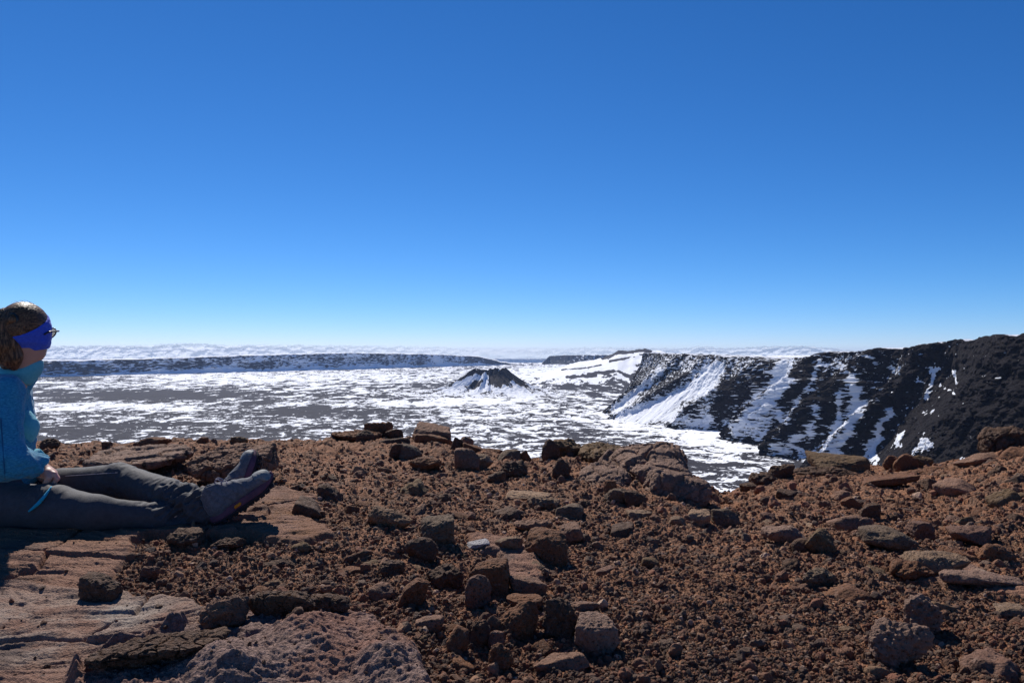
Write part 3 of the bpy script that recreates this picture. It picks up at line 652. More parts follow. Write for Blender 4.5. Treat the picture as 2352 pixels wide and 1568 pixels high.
# mass behind the boots and along the left rim
H(512, 1100, 190, 68, 'outcrop', 'mauve', 'broad rough greyish lava mass behind the boots', dep=1.3, pitch=10, Y=3.85, sub=7, sink=.35, seed=77, name='rock_outcrop', cat='outcrop', short='the lava mass behind the boots')
H(290, 1066, 230, 32, 'outcrop', 'pink', 'long low pinkish slab behind the knees', dep=1.2, pitch=8, Y=4.1, sub=6, sink=.5, seed=5, name='rock_slab', cat='rock slab', tilt=-3, short='the pink slab behind the knees')
H(352, 1026, 72, 22, 'slab', 'brown', 'flat brown stone on the crest left of the boots', Y=5.2, tilt=-8)
H(548, 1022, 46, 20, 'jag', 'olive', 'knobbly greenish stone on the crest above the boots', Y=5.4)
H(462, 1020, 26, 16, 'wedge', 'brown', 'small peaked brown stone on the crest between two larger ones', Y=5.3)
H(245, 1034, 22, 20, 'wedge', 'dark', 'small black peaked stone on the left crest', Y=5.1)
H(375, 1046, 66, 20, 'slab', 'grey', 'pale edged plate lying behind the knees', tilt=14)
H(405, 1058, 34, 22, 'jag', 'dark', 'dark stone on the slab behind the knees')
H(112, 1032, 50, 26, 'scoria', 'dark', 'dark crusty stone on the crest just right of the jacket', Y=5.0)
H(600, 1046, 60, 26, 'outcrop', 'brown', 'brown hummock of the crest behind the boots', Y=4.8, sink=.3)
# middle ground
H(1003, 1243, 82, 56, 'block', 'slate', 'big dark grey block in the middle left of the white chip', seed=3, sub=6, short='the dark grey block')
H(967, 1280, 80, 44, 'round', 'dark', 'dark rounded rock in front of the dark grey block')
H(893, 1212, 108, 48, 'slab', 'rust', 'orange streaked split slab right of the boots', tilt=20, rot=-15, sub=6, short='the orange streaked slab')
H(1098, 1256, 54, 14, 'slab', 'white', 'small white bleached chip in the middle of the rubble', tilt=-12, short='the white chip')
H(1168, 1260, 66, 26, 'slab', 'grey', 'flat light grey stone right of the white chip')
H(1225, 1222, 92, 30, 'scoria', 'mauve', 'rough purplish stone above the flat light grey stone')
H(1255, 1290, 100, 70, 'block', 'brown', 'brown block with a notch right of the pale red slab', dep=.7, seed=8)
H(1310, 1245, 62, 40, 'block', 'mauve', 'squarish mauve rock with a shaded right face above the notched block')
H(1124, 1365, 98, 76, 'block', 'brown', 'large shadowed block behind the small red cube stone', dep=.55, seed=21, sub=6, short='the large shadowed block')
H(1098, 1394, 62, 74, 'round', 'red', 'reddish cube shaped stone standing in the middle foreground', seed=64, sub=6, short='the red cube stone')
H(1212, 1368, 92, 46, 'slab', 'mauve', 'speckled sloping slab right of the large shadowed block', tilt=12)
H(1205, 1398, 84, 26, 'slab', 'brown', 'low brown plate beneath the speckled sloping slab')
H(1190, 1466, 96, 80, 'round', 'brown', 'stout brown boulder below the red cube stone', dep=.8, sub=6, short='the stout brown boulder')
H(1292, 1466, 96, 88, 'scoria', 'dark', 'very rough dark cinder boulder left of the smooth foreground boulder', seed=90, sub=6, short='the cinder boulder')
H(1372, 1500, 106, 76, 'block', 'pink', 'smooth rounded boulder with pale top in the right middle foreground', seed=58, dep=.9, sub=6, short='the smooth rounded boulder')
H(1290, 1540, 130, 34, 'slab', 'mauve', 'flat reddish slab lying left of the smooth boulder', tilt=-6)
H(1062, 1470, 32, 44, 'block', 'dark', 'small upright dark stone left of the stout brown boulder', tilt=-10)
H(1140, 1500, 40, 50, 'block', 'red', 'small red block under the stout brown boulder')
H(985, 1450, 66, 30, 'slab', 'mauve', 'flat purplish stone above the knobbly foreground lava')
H(1050, 1500, 52, 58, 'wedge', 'brown', 'brown tilted stone left of the small red block', tilt=30)
H(1095, 1480, 66, 52, 'scoria', 'dark', 'black crusty stone between the tilted stone and the stout boulder')
H(1150, 1540, 60, 60, 'scoria', 'brown', 'crumbly brown clod below the stout brown boulder')
H(502, 1442, 116, 66, 'scoria', 'mauve', 'pitted purplish boulder beside the knobbly lava lower left', seed=33, sub=6, short='the pitted purplish boulder')
H(640, 1414, 165, 56, 'outcrop', 'dark', 'long dark shadowed lava block right of the pitted boulder', dep=.5, sub=6, seed=61, short='the long dark block')
H(752, 1400, 100, 32, 'outcrop', 'dark', 'lower dark lump at the right end of the long dark block', dep=.6)
H(222, 1378, 98, 56, 'block', 'dark', 'dark angular rock on the smooth slab at lower left', seed=19, sub=6, short='the dark rock on the slab')
H(345, 1524, 320, 60, 'outcrop', 'dark', 'long dark jagged ridge across the pale slab at lower left', dep=.4, sub=7, seed=29, tilt=-14, sink=.1, name='rock_ridge', cat='rock ridge', short='the dark jagged ridge')
H(340, 1330, 46, 30, 'scoria', 'mauve', 'small purplish knob on the edge of the smooth slab')
H(420, 1256, 90, 38, 'jag', 'dark', 'dark crusty stone at the slab edge below the shins')
H(520, 1262, 74, 26, 'jag', 'dark', 'dark long clod at the slab edge below the heel')
H(690, 1268, 48, 22, 'round', 'olive', 'small dark stone on the orange plate below the boots')
H(875, 1375, 64, 34, 'round', 'mauve', 'rounded mauve stone right of the long dark block')
H(948, 1395, 70, 62, 'wedge', 'brown', 'brown standing wedge between long dark block and red cube stone', tilt=20)
H(1020, 1345, 90, 44, 'scoria', 'dark', 'dark rough rock left of the large shadowed block')
H(900, 1325, 60, 36, 'scoria', 'dark', 'dark rough rock above the brown standing wedge')
# right-hand slope
H(1885, 1270, 68, 52, 'wedge', 'olive', 'brown pyramid rock in the middle of the right slope', seed=41, sub=6, short='the pyramid rock')
H(1845, 1265, 46, 30, 'round', 'dark', 'dark stone touching the left side of the pyramid rock')
H(1860, 1212, 70, 6, 'slab', 'tan', 'thin pale flake above the pyramid rock')
H(1810, 1245, 96, 36, 'slab', 'pink', 'light brown flat slab above and left of the pyramid rock')
H(1962, 1222, 100, 36, 'slab', 'mauve', 'long dark sided slab up the slope from the pyramid rock')
H(2050, 1258, 120, 42, 'block', 'slate', 'wide dark blue grey stone right of the pyramid rock')
H(2170, 1318, 140, 42, 'slab', 'grey', 'frost dusted grey slab on the right slope', tilt=8, seed=2, sub=6, short='the frosted slab')
H(2265, 1345, 200, 30, 'slab', 'pink', 'long pinkish plate reaching to the right edge behind the frosted slab', tilt=12, dep=.4)
H(2075, 1325, 60, 40, 'round', 'brown', 'rounded brown stone left of the frosted slab')
H(2110, 1330, 80, 36, 'scoria', 'brown', 'rough brown clod in front of the frosted slab')
H(1885, 1345, 76, 38, 'scoria', 'slate', 'bluish crusty stone below the pyramid rock')
H(2128, 1455, 88, 88, 'scoria', 'pink', 'pale pitted lava chunk, upper lump of a pair at lower right', dep=.7, seed=71, sub=6, short='the pale pitted chunk')
H(2068, 1520, 130, 90, 'scoria', 'pink', 'pale pitted lava chunk, lower lump of a pair at lower right', dep=.7, seed=72, sub=6)
H(2020, 1560, 60, 30, 'round', 'rust', 'orange brown stone at the bottom edge left of the pale chunks')
H(1668, 1204, 64, 34, 'wedge', 'slate', 'dark peaked stone on the slope below the rim gap', seed=6)
H(1605, 1208, 62, 34, 'block', 'tan', 'light tan angular stone left of the dark peaked stone', seed=7)
H(1556, 1206, 40, 18, 'slab', 'grey', 'low grey stone left of the light tan stone')
H(2000, 1190, 50, 34, 'block', 'dark', 'dark cubic stone high on the right slope')
H(1955, 1165, 44, 24, 'wedge', 'brown', 'small brown peak stone near the right rim')
H(1935, 1085, 130, 44, 'slab', 'olive', 'broad flat rim slab on the crest right of the gap', dep=.8, Y=6.2, sub=6, seed=14, short='the broad rim slab')
H(1900, 1108, 150, 34, 'outcrop', 'dark', 'dark crumbling ledge under the broad rim slab', dep=.6, Y=5.9, sub=6)
H(2086, 1092, 66, 50, 'block', 'brown', 'blocky brown boulder on the crest right of the broad rim slab', Y=6.2, seed=23)
H(2120, 1076, 50, 30, 'slab', 'olive', 'flat dark capstone beside the blocky crest boulder', Y=6.3, tilt=10)
H(2040, 1118, 130, 30, 'slab', 'brown', 'long brown plate sloping below the blocky crest boulder', tilt=-12)
H(2140, 1120, 140, 44, 'outcrop', 'brown', 'broad brown lava lump below the crest at right', tilt=-10, sub=6, Y=5.8)
H(2050, 1072, 40, 26, 'round', 'brown', 'rounded brown stone on the crest left of the blocky boulder', Y=6.3)
H(2270, 1075, 110, 36, 'slab', 'mauve', 'long slab rising to the right on the crest', tilt=-24, Y=5.9, sub=6, short='the rising crest slab')
H(2330, 1056, 130, 76, 'outcrop', 'dark', 'dark layered block topping the crest at the right edge', Y=6.0, sub=6, tilt=10)
H(2345, 1096, 100, 66, 'block', 'brown', 'brown boulder at the right edge below the dark layered block', Y=5.7)
H(2285, 1112, 92, 54, 'jag', 'dark', 'dark jagged stone in the shaded heap at the right edge', Y=5.6)
H(2225, 1090, 60, 34, 'round', 'dark', 'black round stone left of the rising crest slab', Y=6.0)
H(2330, 1150, 130, 80, 'scoria', 'dark', 'big dark rough rock in the shaded heap at the right edge', Y=5.2)
H(1760, 1115, 70, 30, 'scoria', 'dark', 'dark rough stones edge piece right of the rim gap', Y=5.5)
H(1720, 1132, 40, 22, 'jag', 'dark', 'small dark jagged stone in the rim gap', Y=5.3)
H(1800, 1100, 60, 34, 'jag', 'dark', 'dark jagged stone on the crest between gap and broad rim slab', Y=5.8)
H(2120, 1230, 60, 32, 'slab', 'red', 'reddish flat stone far up the right slope')
H(2240, 1250, 110, 40, 'slab', 'red', 'wide reddish slab on the right slope above the frosted slab', tilt=6)
H(2300, 1290, 90, 40, 'round', 'brown', 'rounded brown rock near the right edge above the pink plate')
H(2330, 1410, 80, 16, 'slab', 'grey', 'flat grey stone at the right edge below the frosted slab')
H(1470, 1190, 60, 16, 'slab', 'grey', 'flat grey plate on the slope below the outcrop')
H(1250, 1170, 80, 28, 'scoria', 'grey', 'ash grey crusty stone in the middle distance')
H(1310, 1190, 70, 30, 'block', 'slate', 'dark stone with a lit top right of the ash grey stone')
H(1215, 1150, 110, 20, 'slab', 'tan', 'light edged long plate above the ash grey stone', tilt=8)

# medium stones: about 170 separate ones, each a copy of a few shapes
def mediums():
    r = np.random.RandomState(7)
    protos = []
    for k, st in enumerate(['block', 'round', 'scoria', 'slab', 'wedge', 'jag', 'scoria', 'block']):
        V, Fc = rock_verts(900 + k, (.05, .045, .034 if st != 'slab' else .02), st, 4); protos.append((st, mesh_np('lava_rock', V, Fc)))
        protos[-1][1].materials.append(M_rock)
    cols = ['brown', 'brown', 'brown', 'dark', 'dark', 'red', 'mauve', 'olive', 'rust', 'grey']
    cn = {'brown': 'brown', 'dark': 'blackish', 'grey': 'grey', 'red': 'reddish', 'mauve': 'purplish', 'tan': 'tan', 'olive': 'greenish brown', 'rust': 'orange brown'}
    sn = {'block': 'angular', 'round': 'rounded', 'scoria': 'rough', 'slab': 'flat', 'wedge': 'pointed', 'jag': 'jagged'}
    n = 0; placed = [(b[3], b[4], b[7]) for b in BOULDERS]
    used = {}
    tries = 0
    while n < 150 and tries < 6000:
        tries += 1
        u = r.uniform(-20, 2370); v = r.uniform(1060, 1560)
        Y = ray_ground(u, v)
        if Y > 6.6: continue
        f = ground_fields(np.array([(u - U0) / F_PX]), np.array([Y]))
        if f[4][0] > .05 or f[5][0] > .05: continue
        wgt = .35 + .65 * (sstep(1500, 1800, u) * sstep(1400, 1240, v)) + .5 * (600 < u < 1250 and v > 1180) + .4 * (v < 1130)
        if 1450 < u < 2000 and v > 1330: wgt *= .35
        if r.rand() > wgt: continue
        sz = (.022 + .045 * r.rand() ** 2.6) * (1.0 if v > 1200 else 1.35)
        x = (u - U0) / F_PX * Y
        if u < 640 and v < 1220: continue
        if any((x - a) ** 2 + (Y - b) ** 2 < (c * .9 + sz) ** 2 for a, b, c in placed): continue
        placed.append((x, Y, sz))
        st, me = protos[r.randint(len(protos))]; cc = cols[r.randint(len(cols))]
        o = bpy.data.objects.new('lava_rock', me); COL.objects.link(o)
        gz = float(ground_z(np.array([(u - U0) / F_PX]), np.array([Y]), False)[0])
        o.location = (x, Y, gz + sz * .16); s = sz / .05
        o.scale = (s * r.uniform(.85, 1.25), s * r.uniform(.8, 1.2), s * r.uniform(.8, 1.3)); o.rotation_euler = (r.uniform(-.4, .4), r.uniform(-.4, .4), r.uniform(0, 6.28))
        k = r.uniform(.8, 1.2); o.color = tuple(c * k for c in PAL[cc]) + (1,)
        b = min(BOULDERS, key=lambda b: (b[0] - u) ** 2 + (b[1] - v) ** 2 * 3)
        dx, dv = u - b[0], v - b[1]
        rel = ('right of' if dx > 0 else 'left of') if abs(dx) > abs(dv) * 1.2 else ('in front of' if dv > 0 else 'behind')
        ref = b[6]
        if not ref.startswith('the '): ref = 'the ' + ref
        ref = ' '.join(ref.split(',')[0].split()[:10])
        while ref.split()[-1] in ('of', 'the', 'a', 'in', 'on', 'at', 'and', 'to', 'left', 'right', 'below', 'above', 'behind', 'with', 'beside', 'under', 'from', 'front', 'up', 'between', 'pinkish', 'dark', 'small', 'big', 'long', 'brown'): ref = ' '.join(ref.split()[:-1])
        big = 'palm sized' if sz > .045 else 'small'
        lab = f'{big} {cn[cc]} {sn[st]} stone {rel} {ref}'
        if lab in used:
            bpy.data.objects.remove(o); continue
        used[lab] = 1
        o['label'] = ' '.join(lab.split()[:16]); o['category'] = 'rock'; o['group'] = 'loose stones on the crater rim'
        n += 1
    return placed
PLACED = mediums()

# gravel: tens of thousands of cinders, one object
def gravel():
    r = np.random.RandomState(11); N = 110000
    U = r.uniform(-260, 2620, N * 2); V = 1000 + (1640 - 1000) * r.uniform(0, 1, N * 2) ** .75
    T = (U - U0) / F_PX
    # solve for the distance on the base surface by stepping
    ys = np.exp(np.linspace(math.log(1.35), math.log(7.2), 160)); Yv = np.full(U.shape, 9.0)
    for y in ys[::-1]:
        z = base_z(T, np.full(U.shape, y)); below = (V0 - V) / F_PX * y > z
        Yv = np.where(below, Yv, y)
    Yv = Yv * r.uniform(.99, 1.01, Yv.shape)
    ok = Yv < 7.0; T, Yv = T[ok], Yv[ok]
    f = ground_fields(T, Yv); keep = ((f[4] + f[5] * .9 + f[6] + f[7]) < .25) | (r.rand(len(T)) < .008)
    T, Yv = T[keep][:N], Yv[keep][:N]; X = T * Yv; Z = ground_z(T, Yv, True)
    n = len(X)
    size = (.0024 + .009 * r.rand(n) ** 4.5 + .020 * (r.rand(n) > .985) * r.rand(n)) * np.clip(Yv / 3, .8, 1.5)
    me = bpy.data.meshes.new('gravel'); me.vertices.add(n); me.vertices.foreach_set('co', np.stack([X, Yv, Z + size * .08], -1).astype(np.float32).ravel())
    attr(me, 'size', size / .05)
    rot = me.attributes.new('rot', 'FLOAT_VECTOR', 'POINT'); rot.data.foreach_set('vector', r.uniform(0, 6.28, (n, 3)).astype(np.float32).ravel())
    o = link('gravel', me, None, label='loose brown cinders and gravel between the stones', cat='gravel', kind='stuff')
    m = NT('cinder_gravel'); co = m.coord(); oi = m.n('ShaderNodeObjectInfo'); rn = oi.outputs['Random']
    cr = m.n('ShaderNodeValToRGB'); m.t.links.new(rn, cr.inputs[0]); cr.color_ramp.interpolation = 'CONSTANT'
    stops = [(0, (0.204, 0.102, 0.059)), (.25, (0.271, 0.129, 0.073)), (.45, (0.146, 0.087, 0.06)), (.6, (0.348, 0.144, 0.079)), (.75, (0.231, 0.142, 0.093)), (.88, (0.464, 0.249, 0.146)), (.965, (0.657, 0.43, 0.295))]
    while len(cr.color_ramp.elements) < len(stops): cr.color_ramp.elements.new(.5)
    for e, (p, c) in zip(cr.color_ramp.elements, stops): e.position = p; e.color = (*c, 1)
    m.bsdf(m.mix(m.noise(co, 60, 3, .7), cr.outputs[0], m.mix(.6, cr.outputs[0], (.02, .015, .014))), .8, .2, m.bump(m.noise(co, 90, 4, .7), .8, .01))
    col = bpy.data.collections.new('cinder_shapes')
    for k in range(7):
        V_, F_ = rock_verts(700 + k, (.05, .042, .036), ['scoria', 'round', 'block', 'jag', 'scoria', 'wedge', 'slab'][k], 3)
        pm = mesh_np('cinder', V_, F_, smooth=False); pm.materials.append(m.m); po = bpy.data.objects.new('cinder', pm); col.objects.link(po)
    ng = bpy.data.node_groups.new('scatter', 'GeometryNodeTree')
    ng.interface.new_socket('Geometry', in_out='INPUT', socket_type='NodeSocketGeometry'); ng.interface.new_socket('Geometry', in_out='OUTPUT', socket_type='NodeSocketGeometry')
    gi = ng.nodes.new('NodeGroupInput'); go = ng.nodes.new('NodeGroupOutput')
    ci = ng.nodes.new('GeometryNodeCollectionInfo'); ci.inputs['Collection'].default_value = col; ci.inputs['Separate Children'].default_value = True; ci.inputs['Reset Children'].default_value = True
    mp = ng.nodes.new('GeometryNodeMeshToPoints'); ip = ng.nodes.new('GeometryNodeInstanceOnPoints'); ip.inputs['Pick Instance'].default_value = True
    a1 = ng.nodes.new('GeometryNodeInputNamedAttribute'); a1.data_type = 'FLOAT'; a1.inputs['Name'].default_value = 'size'
    a2 = ng.nodes.new('GeometryNodeInputNamedAttribute'); a2.data_type = 'FLOAT_VECTOR'; a2.inputs['Name'].default_value = 'rot'
    L = ng.links.new
    L(gi.outputs[0], mp.inputs[0]); L(mp.outputs[0], ip.inputs['Points']); L(ci.outputs[0], ip.inputs['Instance']); L(a1.outputs[0], ip.inputs['Scale']); L(a2.outputs[0], ip.inputs['Rotation']); L(ip.outputs[0], go.inputs[0])
    md = o.modifiers.new('scatter', 'NODES'); md.node_group = ng
gravel()
# ------------------------------------------------------------------ the seated hiker: bodies and clothes grown from distance fields
class Field:
    def __init__(s, lo, hi, h):
        s.lo = np.array(lo, float); s.h = h; s.n = np.ceil((np.array(hi) - s.lo) / h).astype(int) + 1
        s.F = np.full(s.n, .5, np.float32)
    def _sub(s, lo, hi):
        a = np.clip(((lo - s.lo) / s.h).astype(int) - 1, 0, s.n); b = np.clip(((hi - s.lo) / s.h).astype(int) + 3, 0, s.n)
        if (b <= a).any(): return None, None
        g = np.meshgrid(*[s.lo[i] + s.h * np.arange(a[i], b[i]) for i in range(3)], indexing='ij')
        return tuple(slice(a[i], b[i]) for i in range(3)), np.stack(g, -1).astype(np.float32)
    def add(s, d, lo, hi, k=.02, sub=False):
        sl, p = s._sub(lo - k - .02, hi + k + .02)
        if sl is None: return s
        d = d(p); a = s.F[sl]
        if sub:
            d = -d; hh = np.maximum(k - np.abs(a - d), 0) / k; s.F[sl] = np.maximum(a, d) + hh * hh * k * .25
        else:
            hh = np.maximum(k - np.abs(a - d), 0) / k; s.F[sl] = np.minimum(a, d) - hh * hh * k * .25
        return s
    def cap(s, a, b, ra, rb=None, k=.02, sub=False):
        a = np.array(a, float); b = np.array(b, float); rb = ra if rb is None else rb; ab = b - a; L = max(ab @ ab, 1e-9)
        def d(p):
            q = p - a.astype(np.float32); t = np.clip((q @ ab.astype(np.float32)) / L, 0, 1)
            return np.linalg.norm(q - t[..., None] * ab.astype(np.float32), axis=-1) - (ra + (rb - ra) * t)
        r = max(ra, rb); return s.add(d, np.minimum(a, b) - r, np.maximum(a, b) + r, k, sub)
    def chain(s, pts, rs, k=.02):
        for i in range(len(pts) - 1): s.cap(pts[i], pts[i + 1], rs[i], rs[i + 1], k)
        return s
    def ell(s, c, r, R=None, k=.02, sub=False):
        c = np.array(c, float); r = np.array(r, float); R = np.eye(3) if R is None else np.array(R)
        def d(p):
            q = (p - c.astype(np.float32)) @ R.T.astype(np.float32); k0 = np.linalg.norm(q / r.astype(np.float32), axis=-1); k1 = np.linalg.norm(q / (r * r).astype(np.float32), axis=-1)
            return k0 * (k0 - 1) / np.maximum(k1, 1e-6)
        m = r.max(); return s.add(d, c - m, c + m, k, sub)
    def mesh(s, name):
        F = s.F; I = F < 0
        c = np.zeros(tuple(np.array(F.shape) - 1), np.int8)
        for dx in (0, 1):
            for dy in (0, 1):
                for dz in (0, 1): c += I[dx:I.shape[0] - 1 + dx, dy:I.shape[1] - 1 + dy, dz:I.shape[2] - 1 + dz]
        act = np.argwhere((c > 0) & (c < 8)); del c
        idx = -np.ones(tuple(np.array(F.shape) - 1), np.int32); idx[tuple(act.T)] = np.arange(len(act))
        P_ = np.zeros((len(act), 3)); W = np.zeros(len(act))
        for ax in range(3):
            o1, o2 = [i for i in range(3) if i != ax]
            for a in (0, 1):
                for b in (0, 1):
                    q = act.copy(); q[:, o1] += a; q[:, o2] += b; e = q.copy(); e[:, ax] += 1
                    f0 = F[tuple(q.T)]; f1 = F[tuple(e.T)]; m = (f0 < 0) != (f1 < 0)
                    t = np.where(m, f0 / np.where(m, f0 - f1, 1), 0); pt = q.astype(float); pt[:, ax] += t
                    P_[m] += pt[m]; W[m] += 1
        V = P_ / W[:, None] * s.h + s.lo
        quads = []
        for ax in range(3):
            o1, o2 = [i for i in range(3) if i != ax]
            sl0 = [slice(1, -1)] * 3; sl1 = [slice(1, -1)] * 3; sl0[ax] = slice(0, -1); sl1[ax] = slice(1, None)
            A = I[tuple(sl0)]; B = I[tuple(sl1)]; m = np.argwhere(A != B); 
            if len(m) == 0: continue
            flip = A[tuple(m.T)]; g = m.copy(); g[:, o1] += 1; g[:, o2] += 1
            def cell(a, b):
                q = g.copy(); q[:, o1] -= a; q[:, o2] -= b; return idx[tuple(q.T)]
            Q = np.stack([cell(1, 1), cell(0, 1), cell(0, 0), cell(1, 0)], -1)
            if ax == 1: flip = ~flip
            Q = np.where(flip[:, None], Q, Q[:, ::-1]); quads.append(Q)
        return mesh_np(name, V, np.concatenate(quads))
def disp_normals(me, fn):
    n = len(me.vertices); co = np.empty(n * 3, np.float32); me.vertices.foreach_get('co', co); co = co.reshape(-1, 3).astype(float)
    nr = np.empty(n * 3, np.float32); me.vertex_normals.foreach_get('vector', nr); nr = nr.reshape(-1, 3)
    me.vertices.foreach_set('co', (co + nr * fn(co)[:, None]).astype(np.float32).ravel()); me.update()
def relax(me, it=2):
    n = len(me.vertices); co = np.empty(n * 3, np.float32); me.vertices.foreach_get('co', co); co = co.reshape(-1, 3)
    e = np.empty(len(me.edges) * 2, np.int32); me.edges.foreach_get('vertices', e); e = e.reshape(-1, 2)
    deg = np.bincount(e.ravel(), minlength=n)[:, None]
    for _ in range(it):
        s_ = np.stack([np.bincount(e[:, 0], co[e[:, 1], k], n) + np.bincount(e[:, 1], co[e[:, 0], k], n) for k in range(3)], -1)
        co = .5 * co + .5 * s_ / np.maximum(deg, 1)
    me.vertices.foreach_set('co', co.astype(np.float32).ravel()); me.update()
def tube(pts, r, n=8, closed=False):
    pts = np.array(pts, float); m = len(pts); T = np.gradient(pts, axis=0); T /= np.linalg.norm(T, axis=1)[:, None] + 1e-9
    up = np.array([.31, .2, .93]); A = np.cross(T, up); A /= np.linalg.norm(A, axis=1)[:, None]; B = np.cross(T, A); a = np.linspace(0, 2 * np.pi, n, endpoint=False)
    r = np.broadcast_to(r, m)
    V = pts[:, None] + r[:, None, None] * (np.cos(a)[None, :, None] * A[:, None] + np.sin(a)[None, :, None] * B[:, None])
    F = grid_faces(m, n, True); V = np.vstack([V.reshape(-1, 3), pts[0], pts[-1]])
    i0, i1 = m * n, m * n + 1
    caps = [[i0, (k + 1) % n, k, k] for k in range(n)] + [[i1, (m - 1) * n + k, (m - 1) * n + (k + 1) % n, (m - 1) * n + (k + 1) % n] for k in range(n)]
    return V, F, caps
def join(parts, name):
    bm = bmesh.new()
    for V, F, caps in parts:
        vs = [bm.verts.new(v) for v in V]
        for f in list(F) + list(caps):
            f = list(dict.fromkeys(int(i) for i in f))
            if len(f) > 2:
                try: bm.faces.new([vs[i] for i in f]).smooth = True
                except ValueError: pass
    me = bpy.data.meshes.new(name); bm.normal_update(); bm.to_mesh(me); bm.free(); return me
def spline(pts, n):
    pts = np.array(pts, float); t = np.linspace(0, len(pts) - 1, n); out = []
    for x in t:
        i = min(int(x), len(pts) - 2); f = x - i; p0 = pts[max(i - 1, 0)]; p1 = pts[i]; p2 = pts[i + 1]; p3 = pts[min(i + 2, len(pts) - 1)]
        out.append(.5 * (2 * p1 + (p2 - p0) * f + (2 * p0 - 5 * p1 + 4 * p2 - p3) * f * f + (3 * p1 - p0 - 3 * p2 + p3) * f ** 3))
    return np.array(out)

def cloth(name, a, b, sc=(1, 1, 1), f=40, fine=900, rough=.85, sheen=.2, bstr=.35):
    m = NT(name); co = m.coord(sc); n = m.noise(co, f, 5, .75); n2 = m.noise(m.coord(), 6, 3)
    c = m.mix(m.ramp(n, .3, .7), a, b); c = m.mix(m.math('MULTIPLY', n2, .35), c, m.mix(.5, a, (0, 0, 0)))
    bs = m.bsdf(c, rough, .15, m.bump(m.noise(m.coord(), fine, 2, .6), bstr, .002)); bs.inputs['Sheen Weight'].default_value = sheen
    return m.m
M_skin = NT('skin'); _c = M_skin.coord(); M_skin.bsdf(M_skin.mix(M_skin.noise(_c, 30, 4), (.50, .27, .20), (.58, .33, .25)), .5, .35, M_skin.bump(M_skin.noise(_c, 400, 3), .2, .001), Subsurface_Weight=.12); M_skin = M_skin.m
M_jacket = cloth('heather_blue_fleece', (.004, .13, .27), (.075, .42, .60), (1, 1, 5), 90, 700)
M_teal = cloth('light_teal_lining', (.10, .42, .52), (.15, .50, .58), (1, 1, 1), 60, 700)
M_trouser = cloth('grey_softshell', (.058, .056, .062), (.080, .077, .085), (1, 1, 1), 50, 1100, .7, .05)
M_trim = cloth('cyan_trim', (.01, .35, .50), (.02, .42, .58), (1, 1, 1), 50, 900)
M_band = cloth('royal_blue_headband', (.040, .085, .60), (.075, .15, .78), (1, 1, 2), 90, 900)
M_shoe = cloth('dark_mesh_upper', (.085, .086, .100), (.16, .16, .18), (1, 1, 1), 90, 500, .75, .1, .6)
M_toe = cloth('grey_toe_cap', (.16, .17, .18), (.21, .22, .22), (1, 1, 1), 60, 900, .6, .05)
M_sole = cloth('dark_rubber_sole', (.022, .018, .022), (.04, .032, .036), (1, 1, 1), 40, 300, .8, 0)
M_mid = cloth('plum_midsole', (.085, .045, .070), (.15, .065, .10), (1, 1, 1), 30, 300, .7, 0)
M_orange = cloth('orange_insert', (.70, .22, .02), (.75, .26, .03), (1, 1, 1), 30, 300, .6, 0)
M_lace = cloth('grey_laces', (.22, .20, .25), (.34, .31, .36), (1, 1, 1), 200, 900, .8, 0)
def hair_mat():
    m = NT('brown_hair'); co = m.coord((3, 3, 1)); at = m.att('strand').outputs['Fac']
    n = m.noise(co, 40, 3, .6); x = m.math('ADD', m.math('MULTIPLY', at, .75), m.math('MULTIPLY', n, .3))
    c = m.mix(m.ramp(x, .3, .85), (.045, .020, .010), (.27, .13, .06))
    m.bsdf(c, .48, .25, m.bump(at, .35, .003)); return m.m
M_hair = hair_mat()
M_frame = NT('dark_frame'); M_frame.bsdf((.015, .012, .012), .35, .5); M_frame = M_frame.m
def lens_mat():
    m = NT('amber_lens'); g = m.n('ShaderNodeBsdfGlossy'); g.inputs['Roughness'].default_value = .05; t = m.n('ShaderNodeBsdfTransparent'); t.inputs[0].default_value = (.42, .30, .22, 1)
    mx = m.n('ShaderNodeMixShader'); mx.inputs[0].default_value = .12; m.t.links.new(t.outputs[0], mx.inputs[1]); m.t.links.new(g.outputs[0], mx.inputs[2]); m.t.links.new(mx.outputs[0], m.out.inputs[0]); return m.m
M_lens = lens_mat()

